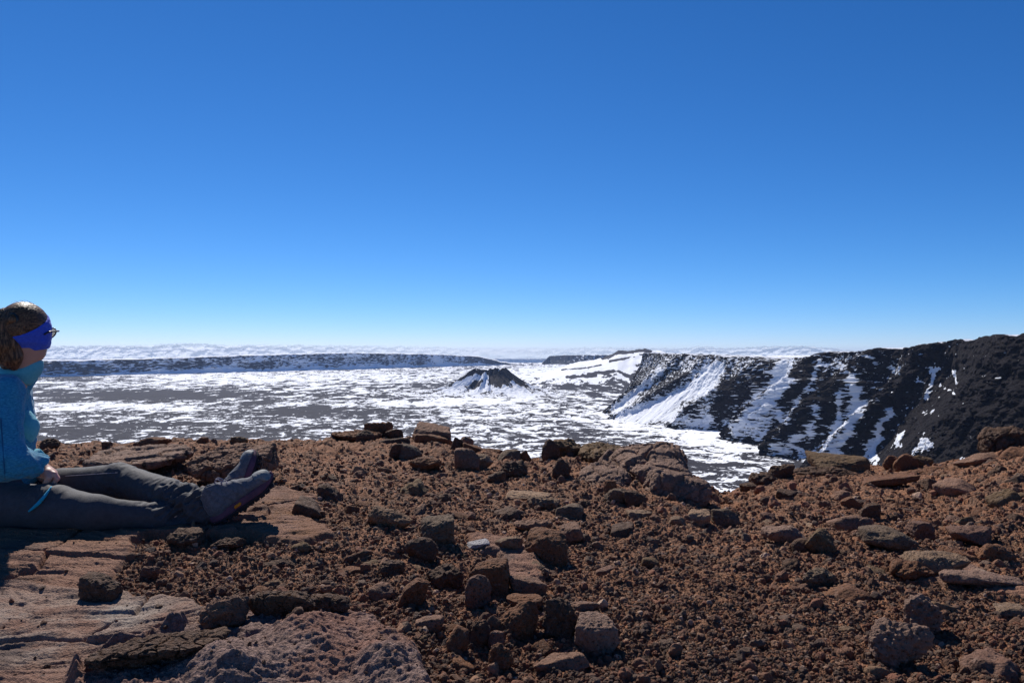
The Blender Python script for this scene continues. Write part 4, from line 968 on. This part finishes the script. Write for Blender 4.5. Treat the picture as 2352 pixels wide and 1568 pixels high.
def person():
    root = bpy.data.objects.new('person', None); COL.objects.link(root); base = P(0, 1215, 3.0); root.location = base
    root['label'] = 'person in blue jacket and grey trousers sitting with crossed outstretched legs on the slab'; root['category'] = 'person'
    def part(name, me, mat, parent=None, label=None):
        o = link(name, me, mat, parent=parent or root, label=label)
        o.matrix_parent_inverse = Matrix.Translation(-Vector(base)) if (parent is None) else Matrix.Identity(4)
        return o
    # head frame
    f = np.array([.06, .994, -.04]); f /= np.linalg.norm(f); r_ = np.cross(f, [0, 0, 1]); r_ /= np.linalg.norm(r_); u_ = np.cross(r_, f)
    Hc = P(60, 764, 3.03); L = lambda a, b, c: Hc + f * a + r_ * b + u_ * c      # forward, right, up
    RH = np.stack([f, r_, u_])
    neck0 = P(34, 872, 3.06)
    shR, elR, wrR = P(8, 900, 2.92), P(8, 1062, 2.84), P(99, 1080, 2.95)
    shL, elL, wrL = P(18, 900, 3.22), P(34, 1050, 3.30), P(104, 1092, 3.10)
    hipR, knR, anR = P(-5, 1165, 2.96), P(222, 1177, 2.87), P(505, 1186, 3.06)
    hipL, knL, anL = P(0, 1142, 3.17), P(277, 1103, 3.16), P(482, 1170, 2.985)
    # ---- body
    B = Field((-2.36, 2.66, -.70), (-.80, 3.46, .20), .004)
    B.ell(L(-.012, 0, .022), (.090, .072, .084), RH); B.ell(L(.032, 0, -.030), (.052, .056, .078), RH, .03)
    B.ell(L(.030, 0, -.078), (.046, .042, .030), RH, .03); B.ell(L(.066, 0, -.088), (.018, .018, .014), RH, .02)
    B.cap(L(.086, 0, .0), L(.104, 0, -.030), .008, .011, .012); B.ell(L(.096, .010, -.034), (.008, .007, .006), RH, .006); B.ell(L(.096, -.010, -.034), (.008, .007, .006), RH, .006)
    for sgn in (1, -1):
        B.ell(L(.082, sgn * .032, .004), (.012, .014, .010), RH, .012, sub=True); B.ell(L(.074, sgn * .032, .003), (.012, .012, .011), RH, .004)
        B.cap(L(.084, sgn * .018, .018), L(.074, sgn * .050, .018), .006, .005, .01)
        B.ell(L(.000, sgn * .070, -.012), (.018, .008, .030), RH, .008)
    B.cap(L(.086, .018, -.056), L(.086, -.018, -.056), .006, .006, .006); B.cap(L(.084, .015, -.066), L(.084, -.015, -.066), .006, .006, .006)
    B.cap(L(-.02, 0, -.05), neck0, .050, .056, .03)
    B.ell(P(-2, 950, 3.07), (.078, .125, .145)); B.cap(shR + np.array([0, .03, 0]), shL, .045, .045, .05); B.cap(P(-4, 1010, 3.07), P(-10, 1120, 3.07), .09, .10, .05); B.ell(P(-12, 1150, 3.07), (.11, .15, .09), None, .04)
    B.chain([shR + np.array([0, .02, 0]), elR, wrR], [.040, .036, .024]); B.chain([shL, elL, wrL], [.045, .036, .024])
    B.chain([hipR, knR, anR], [.064, .040, .028]); B.chain([hipL, knL, anL], [.066, .045, .032])
    fR = anR + np.array([.05, .03, .10]); fL = anL + np.array([.13, .02, .05])
    B.cap(anR, fR, .030, .026); B.cap(anL, fL, .030, .026)
    def hand(w, Y0, s):
        pc = P(116, 1089, Y0); B.cap(w, pc, .023, .024, .015); B.cap(P(112, 1086, Y0 - .018 * s), P(112, 1088, Y0 + .026 * s), .018, .018, .012); B.cap(P(121, 1089, Y0 - .022 * s), P(121, 1089, Y0 + .034 * s), .013, .012, .010)
        for i, (ln, rr) in enumerate(((.95, .0088), (1.05, .009), (1.0, .0086), (.82, .0076))):
            y = Y0 + s * (-.026 + i * .0205); k1 = P(125, 1088 - i * .8, y); k2 = P(125 + 7 * ln, 1099 - i, y); k3 = P(125 - 3 * ln, 1111 - i * .7, y + .002); k4 = P(125 - 17 * ln, 1110 - i * 1.5, y + .004)
            B.chain([k1, k2, k3, k4], [rr * 1.1, rr, rr * .95, rr * .78], .004)
        B.chain([P(108, 1086, Y0 - .026 * s), P(112, 1097, Y0 - .040 * s), P(108, 1105, Y0 - .040 * s), P(103, 1108, Y0 - .030 * s)], [.013, .0105, .0095, .008], .005)
    hand(wrR, 2.955, 1); hand(wrL, 3.085, -1)
    me = B.mesh('body'); relax(me, 1); part('body', me, M_skin); del B
    # ---- hair cap
    A = Field(L(-.0, 0, 0) - .16, L(0, 0, 0) + .16, .003)
    A.ell(L(-.014, 0, .024), (.100, .081, .092), RH); A.ell(L(-.060, .0, 0), (.038, .046, .046), RH, .03)
    A.ell(L(.12, 0, -.095), (.12, .13, .125), RH, .006, sub=True)
    me = A.mesh('hair'); relax(me, 1)
    def comb(co):
        q = (co - Hc) @ RH.T; tie = np.array([-.095, 0, .045]); d = q - tie; ang = np.arctan2(d[:, 1], d[:, 2] + .02); rr = np.linalg.norm(d, axis=1)
        st = np.stack([ang * 16, rr * 6, ang * 0], -1); return fbm3(st, 3.0, 3, 77, .7), ang, rr
    n = len(me.vertices); co = np.empty(n * 3, np.float32); me.vertices.foreach_get('co', co); co = co.reshape(-1, 3).astype(float)
    attr(me, 'strand', comb(co)[0] * .5 + .5); disp_normals(me, lambda c: comb(c)[0] * .0008)
    hair = part('hair', me, M_hair)
    A = Field((-2.02, 2.86, -.12), (-1.76, 3.12, .20), .003)
    tie = L(-.100, .012, .040)
    A.chain([tie, P(14, 728, 2.97), P(6, 752, 2.95), P(12, 790, 2.945), P(24, 822, 2.955), P(33, 843, 2.97)], [.020, .030, .042, .047, .039, .012], .02)
    A.chain([P(2, 765, 2.96), P(0, 810, 2.97), P(12, 840, 2.98)], [.035, .034, .014], .02)
    me = A.mesh('ponytail'); relax(me, 1)
    fl = lambda c: fbm3(np.stack([c[:, 0] * 140 + c[:, 2] * 14, c[:, 1] * 120, c[:, 2] * 7], -1), 1.6, 3, 88, .7)
    n = len(me.vertices); co = np.empty(n * 3, np.float32); me.vertices.foreach_get('co', co); co = co.reshape(-1, 3).astype(float)
    attr(me, 'strand', fl(co) * .5 + .5); disp_normals(me, lambda c: fl(c) * .0013); part('ponytail', me, M_hair)
    V, F_, cp = tube([tie + .024 * (math.cos(a) * u_ * 1 + math.sin(a) * r_) for a in np.linspace(0, 2 * math.pi, 22)], .005); part('hair_tie', join([(V, F_, cp)], 'hair_tie'), M_frame)
    # stray hairs on the crown
    rr = np.random.RandomState(4); pts = []
    for k in range(16):
        a0 = rr.uniform(-.7, .8); p0 = L(-.02 + .07 * a0, rr.uniform(-.03, .04), .105 - .02 * a0 * a0); dirn = u_ * rr.uniform(.4, 1) - f * rr.uniform(-.2, .9) + r_ * rr.uniform(-.4, .4)
        pts.append(tube(spline([p0, p0 + dirn * .008, p0 + dirn * .014 - f * .012, p0 + dirn * .016 - f * .03], 8), .00035, 4))
    me = join(pts, 'stray_hair'); attr(me, 'strand', np.full(len(me.vertices), .9)); part('stray_hair', me, M_hair)
    # ---- headband: a shell between two tilted planes
    A = Field(Hc - .16, Hc + .16, .003)
    A.ell(L(-.014, 0, .018), (.106, .087, .0955), RH); A.ell(L(.020, 0, -.03), (.070, .073, .080), RH, .02)
    for sgn in (1, -1): A.ell(L(0, sgn * .071, -.014), (.028, .0145, .038), RH, .012)
    def planes(p):
        q = (p - Hc.astype(np.float32)) @ RH.T.astype(np.float32); top = q[..., 2] - (.046 + .66 * q[..., 0]); bot = (-.066 + .14 * q[..., 0]) - q[..., 2]
        return -np.maximum(top, bot)
    A.add(planes, Hc - .2, Hc + .2, .004, sub=True)
    me = A.mesh('headband'); relax(me, 1); disp_normals(me, lambda c: fbm3(c * np.array([1, 1, 3.5]), 22, 3, 66) * .0016); part('headband', me, M_band)
    # ---- sunglasses
    sg = bpy.data.objects.new('sunglasses', None); COL.objects.link(sg); sg.parent = root; sg.location = Vector(Hc) - Vector(base)
    fr = []; lens = []
    for sgn in (1, -1):
        ring = [L(.103 - .30 * (abs(.034 * sgn + .027 * math.cos(a) * sgn) - .01) , sgn * (.034 + .027 * math.cos(a)), .004 + .006 * math.cos(a) + .019 * math.sin(a)) for a in np.linspace(0, 2 * math.pi, 30)]
        fr.append(tube(ring, .0026, 6)); c = np.mean(ring, 0) + f * .004
        Vl = np.vstack([np.array(ring[:-1]), [c]]); lens.append((Vl, [[i, (i + 1) % 29, 29, 29] for i in range(29)], []))
        fr.append(tube(spline([L(.086, sgn * .062, .012), L(.06, sgn * .089, .010), L(.0, sgn * .0935, .004), L(-.025, sgn * .090, -.008)], 14), .0034, 6))
    fr.append(tube(spline([L(.106, .008, .008), L(.110, 0, .012), L(.106, -.008, .008)], 6), .0024, 6))
    inv = Matrix.Translation(-Vector(Hc))
    o = link('glasses_frame', join(fr, 'glasses_frame'), M_frame, parent=sg); o.matrix_parent_inverse = inv
    for l_ in lens:
        o = link('lens', join([l_], 'lens'), M_lens, parent=sg); o.matrix_parent_inverse = inv
    # ---- jacket
    J = Field((-2.36, 2.66, -.70), (-1.66, 3.50, .02), .004)
    J.ell(P(0, 945, 3.07), (.100, .160, .17), None, .03); J.cap(P(10, 900, 2.965), P(18, 900, 3.17), .070, .066, .035); J.cap(neck0, P(46, 862, 3.07), .064, .060, .03)
    J.cap(P(-4, 1010, 3.07), P(-16, 1100, 3.07), .125, .130, .05); J.ell(P(-22, 1112, 3.07), (.150, .185, .075), None, .03)
    J.ell(P(26, 950, 3.08), (.058, .09, .10), None, .03)
    J.chain([P(12, 902, 2.92), P(2, 985, 2.87), elR + np.array([.015, 0, .005]), P(80, 1066, 2.93)], [.070, .064, .064, .044], .025)
    J.chain([P(18, 904, 3.20), P(24, 990, 3.26), elL, P(92, 1080, 3.14)], [.066, .060, .060, .042], .025)
    J.cap(P(78, 1064, 2.925), P(90, 1060, 2.935), .038, .038, .010)          # rucked cuff
    J.cap(P(97, 1064, 2.945), P(112, 1082, 2.955), .030, .034, .006, sub=True)
    J.cap(P(58, 815, 3.06), P(44, 850, 3.06), .060, .050, .01, sub=True)
    # hem edge
    def below(p): return -(((p[..., 2] - P(0, 1136, 3.0)[2]) * 1.0 - (p[..., 0] - P(0, 1136, 3)[0]) * .52))
    me = J.mesh('jacket'); relax(me, 2)
    eR = elR
    def folds(c):
        d1 = np.linalg.norm(c - P(60, 1062, 2.90), axis=1); d2 = np.linalg.norm(c - eR, axis=1); d3 = np.linalg.norm(c - P(90, 1058, 2.935), axis=1)
        g = fbm3(c * np.array([1.5, 1, .8]), 13, 3, 55, .5) * .007
        ruck = np.sin((c[:, 0] * .93 + c[:, 2] * .25) * 330 + 4 * fbm3(c, 14, 2, 56)) * .0035 * np.exp(-(d3 / .055) ** 2)
        diag = (1 - np.abs(fbm3(np.stack([c[:, 0] * 1.2 + c[:, 2] * 2.2, c[:, 1], c[:, 2] * .8 - c[:, 0] * .6], -1), 9, 3, 57))) * .009 * (np.exp(-(d2 / .16) ** 2) + .4)
        return g + ruck + diag - .006
    disp_normals(me, folds)
    jk = part('jacket', me, M_jacket)
    # seams of the sleeve
    def onsurf(F_obj, pts_uv, off=.002, Y0=2.6, Y1=3.4):
        out = []
        ys = np.linspace(Y0, Y1, 400)
        for (u, v) in pts_uv:
            q = np.stack([P(u, v, y) for y in ys]); ii = np.round((q - F_obj.lo) / F_obj.h).astype(int); ok = ((ii >= 0) & (ii < F_obj.n)).all(1)
            val = np.where(ok, F_obj.F[tuple(np.clip(ii, 0, F_obj.n - 1).T)], .5); hit = np.argmax(val < 0)
            if val[hit] < 0: out.append(q[hit] - q[hit] / np.linalg.norm(q[hit]) * off)
        return np.array(out)
    sp = onsurf(J, [(2 + 10 * t, 960 + 140 * t) for t in np.linspace(0, 1, 18)], .004)
    if len(sp) > 4: part('sleeve_seam', join([tube(sp, .0022, 6)], 'sleeve_seam'), cloth('seam_blue', (.004, .09, .20), (.01, .14, .28), (1, 1, 1), 60), jk) if False else link('sleeve_seam', join([tube(sp, .0022, 6)], 'sleeve_seam'), cloth('seam_blue', (.004, .09, .20), (.01, .14, .28)), parent=jk)
    # collar, folded back, and bright chest pocket
    nc, nr = 60, 12; a = np.linspace(0, 2 * np.pi, nc, endpoint=False)[None, :]; t = np.linspace(0, 1, nr)[:, None]
    c0 = P(34, 870, 3.055); c1 = P(50, 838, 3.06); C = c0[None, None] + (c1 - c0)[None, None] * t[..., None]
    rad_x = .058 + .014 * np.sin(t * 3.0) + .006 * t; front = np.maximum(np.cos(a - .4), 0)
    X = C[..., 0] + rad_x * np.cos(a) * (1 + .12 * front * t); Yc = C[..., 1] + (rad_x + .004) * np.sin(a); Z = C[..., 2] + t * .010 * np.cos(a * 2) - .020 * t * np.cos(a) * 0 - .030 * np.cos(a) * (1 - t) * .8 + .008 * t * front
    V = np.stack([X, Yc, Z], -1)
    me = mesh_np('collar', V, grid_faces(nr, nc, True)); o = link('collar', me, M_teal, parent=jk); md = o.modifiers.new('thick', 'SOLIDIFY'); md.thickness = .004
    A = Field((-2.02, 2.98, -.45), (-1.68, 3.26, -.14), .003); A.ell(P(62, 982, 3.08), (.042, .05, .050), None, .01); A.cap(P(52, 955, 3.08), P(58, 1008, 3.08), .030, .026, .02)
    me = A.mesh('jacket_pocket'); relax(me, 1); disp_normals(me, lambda c: fbm3(c, 25, 3, 58) * .0025)
    o = link('jacket_pocket', me, M_teal, parent=jk)
    V, F_, cp = tube([P(93, 1057, 2.938) + .038 * (math.cos(a_) * np.array([-.35, .1, .93]) + math.sin(a_) * np.array([.15, -.98, .1])) for a_ in np.linspace(0, 2 * math.pi, 30)] , .0085, 8)
    o = link('cuff', join([(V, F_, cp)], 'cuff'), M_teal, parent=jk)
    # ---- trousers
    T_ = Field((-2.36, 2.62, -.72), (-.88, 3.46, -.28), .004)
    T_.ell(P(-20, 1158, 3.07), (.165, .20, .088), None, .03); T_.cap(P(-14, 1130, 3.0), P(-14, 1130, 3.14), .10, .10, .04)
    mR = P(120, 1166, 2.90); T_.chain([hipR, mR, knR], [.092, .078, .060], .03); T_.chain([knR, P(360, 1188, 2.96), P(498, 1187, 3.05)], [.060, .047, .046], .02)
    mL = P(140, 1122, 3.17); T_.chain([hipL, mL], [.092, .076], .03); T_.chain([mL, knL + np.array([0, 0, 0])], [.076, .064], .02); T_.ell(knL + np.array([0, 0, .006]), (.066, .058, .060), None, .02)
    T_.chain([knL, P(385, 1143, 3.06), P(465, 1166, 3.0), P(510, 1176, 2.98)], [.066, .066, .062, .064], .012)
    T_.cap(P(498, 1170, 2.98), P(530, 1178, 2.97), .046, .050, .005, sub=True); T_.cap(P(503, 1187, 3.06), P(530, 1188, 3.08), .034, .038, .005, sub=True)
    for cpt, nrm in ((P(500, 1172, 2.98), (.92, -.05, -.38)), (P(508, 1187, 3.07), (1, 0, 0))):
        nv = np.array(nrm, np.float32); nv /= np.linalg.norm(nv)
        T_.add(lambda p, c=cpt.astype(np.float32), nv=nv: -((p - c) @ nv), cpt - .02, cpt + .10, .002, sub=True)
    TF = T_
    me = T_.mesh('trousers'); relax(me, 2)
    def tf(c):
        g = fbm3(c * np.array([.7, 1, 1]), 6, 3, 155, .5) * .005
        dk = np.exp(-(np.linalg.norm(c - (knL + np.array([.02, -.04, -.01])), axis=1) / .10) ** 2); da = np.exp(-(np.linalg.norm(c - P(455, 1160, 2.97), axis=1) / .11) ** 2); dm = np.exp(-(np.linalg.norm(c - P(400, 1145, 3.0), axis=1) / .10) ** 2)
        dh = np.exp(-(np.linalg.norm(c - P(95, 1125, 2.88), axis=1) / .08) ** 2)
        w = 1 - np.abs(fbm3(np.stack([c[:, 0] * 1.3 + c[:, 2] * 1.1, c[:, 1] * .6, c[:, 2] * 1.2 - c[:, 0] * .7], -1), 13, 3, 156))
        w2 = 1 - np.abs(fbm3(np.stack([c[:, 0] * .9 - c[:, 2] * 1.6, c[:, 1] * .6, c[:, 2] * .6 + c[:, 0] * .8], -1), 15, 3, 157))
        return g + (w - .55) * .014 * (dk * .7 + .06 + dh * .8) + (w2 - .55) * .030 * (da * 1.1 + dm * 1.0)
    disp_normals(me, tf); tr = part('trousers', me, M_trouser)
    pl = onsurf(TF, [(66 + 52 * t, 1174 - 57 * t + 6 * math.sin(t * 3.1)) for t in np.linspace(0, 1, 26)], .0075)
    if len(pl) > 4:
        wv = .0055 * np.sin(np.linspace(.35, 2.9, len(pl))) + .001
        link('pocket_trim', join([tube(pl, wv, 8)], 'pocket_trim'), M_trim, parent=tr)
    sp = onsurf(TF, [(150 + 120 * t, 1093 - 8 * t) for t in np.linspace(0, 1, 24)], .003)
    if len(sp) > 4: link('thigh_seam', join([tube(sp, .0014, 5)], 'thigh_seam'), M_lace, parent=tr)
    # ---- shoes
    def shoe(org, toe, dors, s, label):
        Fd = toe - org; Fd /= np.linalg.norm(Fd); Ud = np.array(dors, float); Ud -= Fd * (Ud @ Fd); Ud /= np.linalg.norm(Ud); Sd = np.cross(Fd, Ud)
        G = lambda x, y, z: org + s * (Fd * x + Sd * y + Ud * z); RS = np.stack([Fd, Sd, Ud])
        so_ = bpy.data.objects.new('shoe', None); COL.objects.link(so_); so_.parent = root; so_.location = Vector(org - base)
        if label: so_['label'] = label
        invo = Matrix.Translation(-Vector(org))
        def sp_(name, me, mat):
            o = link(name, me, mat, parent=so_); o.matrix_parent_inverse = invo; return o
        cs = np.stack([G(x, y, z) for x in (-.03, .31) for y in (-.07, .07) for z in (-.03, .17)])
        A = Field(cs.min(0), cs.max(0), .003)
        q = lambda c, r, k=.02, sub=False: A.ell(G(*c), np.array(r) * s, RS, k, sub)
        q((.040, 0, .042), (.042, .033, .045)); A.cap(G(.050, 0, .05), G(.046, 0, .112), .036 * s, .039 * s, .03)
        q((.105, 0, .042), (.075, .038, .040)); A.cap(G(.072, 0, .086), G(.155, 0, .050), .031 * s, .030 * s, .025)
        q((.195, .002, .034), (.068, .044, .030)); q((.232, .002, .034), (.036, .036, .027), .015)
        A.cap(G(.030, 0, .128), G(.075, 0, .150), .030 * s, .034 * s, .008, sub=True)
        A.add(lambda p: ((p - G(0, 0, .004).astype(np.float32)) @ Ud.astype(np.float32)), cs.min(0), cs.max(0), .004, sub=True)
        me = A.mesh('upper'); relax(me, 1)
        lc = lambda c: ((c - org) @ RS.T) / s
        disp_normals(me, lambda c: fbm3(c, 30, 3, 91) * .002 + np.where(np.abs((lc(c)[:, 0] * 1.0 + lc(c)[:, 2] * .6) * 28 % 1 - .5) < .14, .0016, 0) * (lc(c)[:, 0] > .05) * (lc(c)[:, 0] < .18))
        sp_('upper', me, M_shoe)
        A2 = Field(cs.min(0), cs.max(0), .003); A2.ell(G(.206, .002, .036), np.array((.062, .0462, .0315)) * s, RS); A2.ell(G(.236, .002, .035), np.array((.038, .038, .028)) * s, RS, .015)
        A2.add(lambda p: ((p - G(.222, 0, .03).astype(np.float32)) @ (Fd * .9 - Ud * .1).astype(np.float32)), cs.min(0), cs.max(0), .004, sub=False) if False else None
        A2.add(lambda p: (p - G(.215, 0, .03).astype(np.float32)) @ Fd.astype(np.float32), cs.min(0), cs.max(0), .004, sub=True)
        A2.F = -np.minimum(-A2.F, 9); 
        # sole as a lofted outline with toe spring
        nn = 56; th = np.linspace(0, 2 * np.pi, nn, endpoint=False)
        def outline(k, z, lift=1):
            x = .134 + .139 * k * np.cos(th); w = np.interp(x, [0, .03, .08, .12, .18, .22, .25, .274], [.026, .034, .033, .031, .044, .044, .036, .02])
            y = np.sign(np.sin(th)) * np.abs(np.sin(th)) ** .55 * w * k; zz = z + lift * (np.clip((x - .20) / .07, 0, 1.2) ** 2 * .020 + np.clip((.03 - x) / .03, 0, 1) ** 2 * .004)
            return np.array([G(a_, b_, c_) for a_, b_, c_ in zip(x, y, zz)])
        def loft(layers):
            V = np.vstack(layers); F_ = grid_faces(len(layers), nn, True); c0_ = layers[0].mean(0); c1_ = layers[-1].mean(0); V = np.vstack([V, c0_, c1_]); m = len(layers) * nn
            return V, F_, [[m, (k + 1) % nn, k, k] for k in range(nn)] + [[m + 1, m - nn + k, m - nn + (k + 1) % nn, m - nn + (k + 1) % nn] for k in range(nn)]
        sp_('midsole', join([loft([outline(1.0, -.010), outline(1.035, -.004), outline(1.035, .010), outline(1.01, .017), outline(.9, .018)])], 'midsole'), M_mid)
        lugs = [loft([outline(.93, -.020), outline(1.01, -.017), outline(1.02, -.0105)])]
        for i in range(11):
            for j in (-1, 1):
                x0 = .012 + i * .0235; w = float(np.interp(x0, [0, .03, .08, .12, .18, .22, .25, .274], [.022, .030, .029, .028, .040, .040, .032, .016])); z0 = -.0195 + float(np.clip((x0 - .20) / .07, 0, 1.2) ** 2 * .020)
                Vb = np.array([G(x0 + a_ * .0085, j * (w * .62 + b_ * w * .36), z0 - .004 + c_ * .005) for c_ in (-1, 1) for a_, b_ in ((-1, -1), (1, -1), (1, 1), (-1, 1))])
                lugs.append((Vb, [[3, 2, 1, 0], [4, 5, 6, 7], [0, 1, 5, 4], [1, 2, 6, 5], [2, 3, 7, 6], [3, 0, 4, 7]], []))
        sp_('sole', join(lugs, 'sole'), M_sole)
        lc_ = []
        for i in range(6):
            x0 = .080 + i * .0165; z0 = .118 - i * .0105; w = .026 + .0015 * i
            lc_.append(tube(spline([G(x0 - .004, -w, z0 - .020), G(x0 + .004, -w * .45, z0 + .001), G(x0 + .008, w * .45, z0), G(x0 + .004, w, z0 - .020)], 12), .0024 * s, 6))
            lc_.append(tube(spline([G(x0 + .008, -w, z0 - .022), G(x0 + .004, w * .1, z0 + .003), G(x0 - .006, w, z0 - .018)], 10), .0022 * s, 6))
        for j in (-1, 1): lc_.append(tube(spline([G(.082, 0, .121), G(.098, j * .022, .130), G(.110, j * .034, .112), G(.100, j * .026, .104), G(.084, j * .004, .119)], 16), .0022 * s, 6))
        sp_('laces', join(lc_, 'laces'), M_lace)
        # toe guard and accent, hugging the upper
        def onup(x, y):
            for z in np.linspace(.09, 0, 120):
                g = np.round((G(x, y, z) - A.lo) / A.h).astype(int)
                if (g >= 0).all() and (g < A.n).all() and A.F[tuple(g)] < 0: return G(x, y, z + .0015)
            return G(x, y, .018)
        nx, ny = 16, 22; Vt = np.array([[onup(.212 + .060 * i / (nx - 1) * (1 - .25 * abs(j / (ny - 1) * 2 - 1) ** 2), (j / (ny - 1) * 2 - 1) * .043) for j in range(ny)] for i in range(nx)])
        me = mesh_np('toe_cap', Vt, grid_faces(nx, ny)); relax(me, 1); o = sp_('toe_cap', me, M_toe); md = o.modifiers.new('thick', 'SOLIDIFY'); md.thickness = .003; md.offset = 0
        j = 1 if (G(.1, .04, 0)[1] < G(.1, -.04, 0)[1]) else -1
        Vb = np.array([G(.108 + a_ * .016, j * (.0345 + .001 * b_), .002 + c_ * .006) for b_ in (-1, 1) for a_, c_ in ((-1, -1), (.6, -1), (1, .3), (.8, 1), (-.7, 1), (-1, .2))])
        sp_('accent', join([(Vb, [[0, 1, 7, 6], [1, 2, 8, 7], [2, 3, 9, 8], [3, 4, 10, 9], [4, 5, 11, 10], [5, 0, 6, 11], ], [[0, 5, 4, 3], [0, 3, 2, 1], [6, 7, 8, 9], [6, 9, 10, 11]])], 'accent'), M_orange)
    shoe(P(492, 1196, 2.93), P(606, 1118, 2.98), (-.5, -.12, .85), .95, 'nearer shoe with plum midsole and orange accent')
    shoe(P(548, 1172, 3.14), P(585, 1066, 3.22), (-.93, -.10, .2), .90, 'farther shoe pointing up')
person()
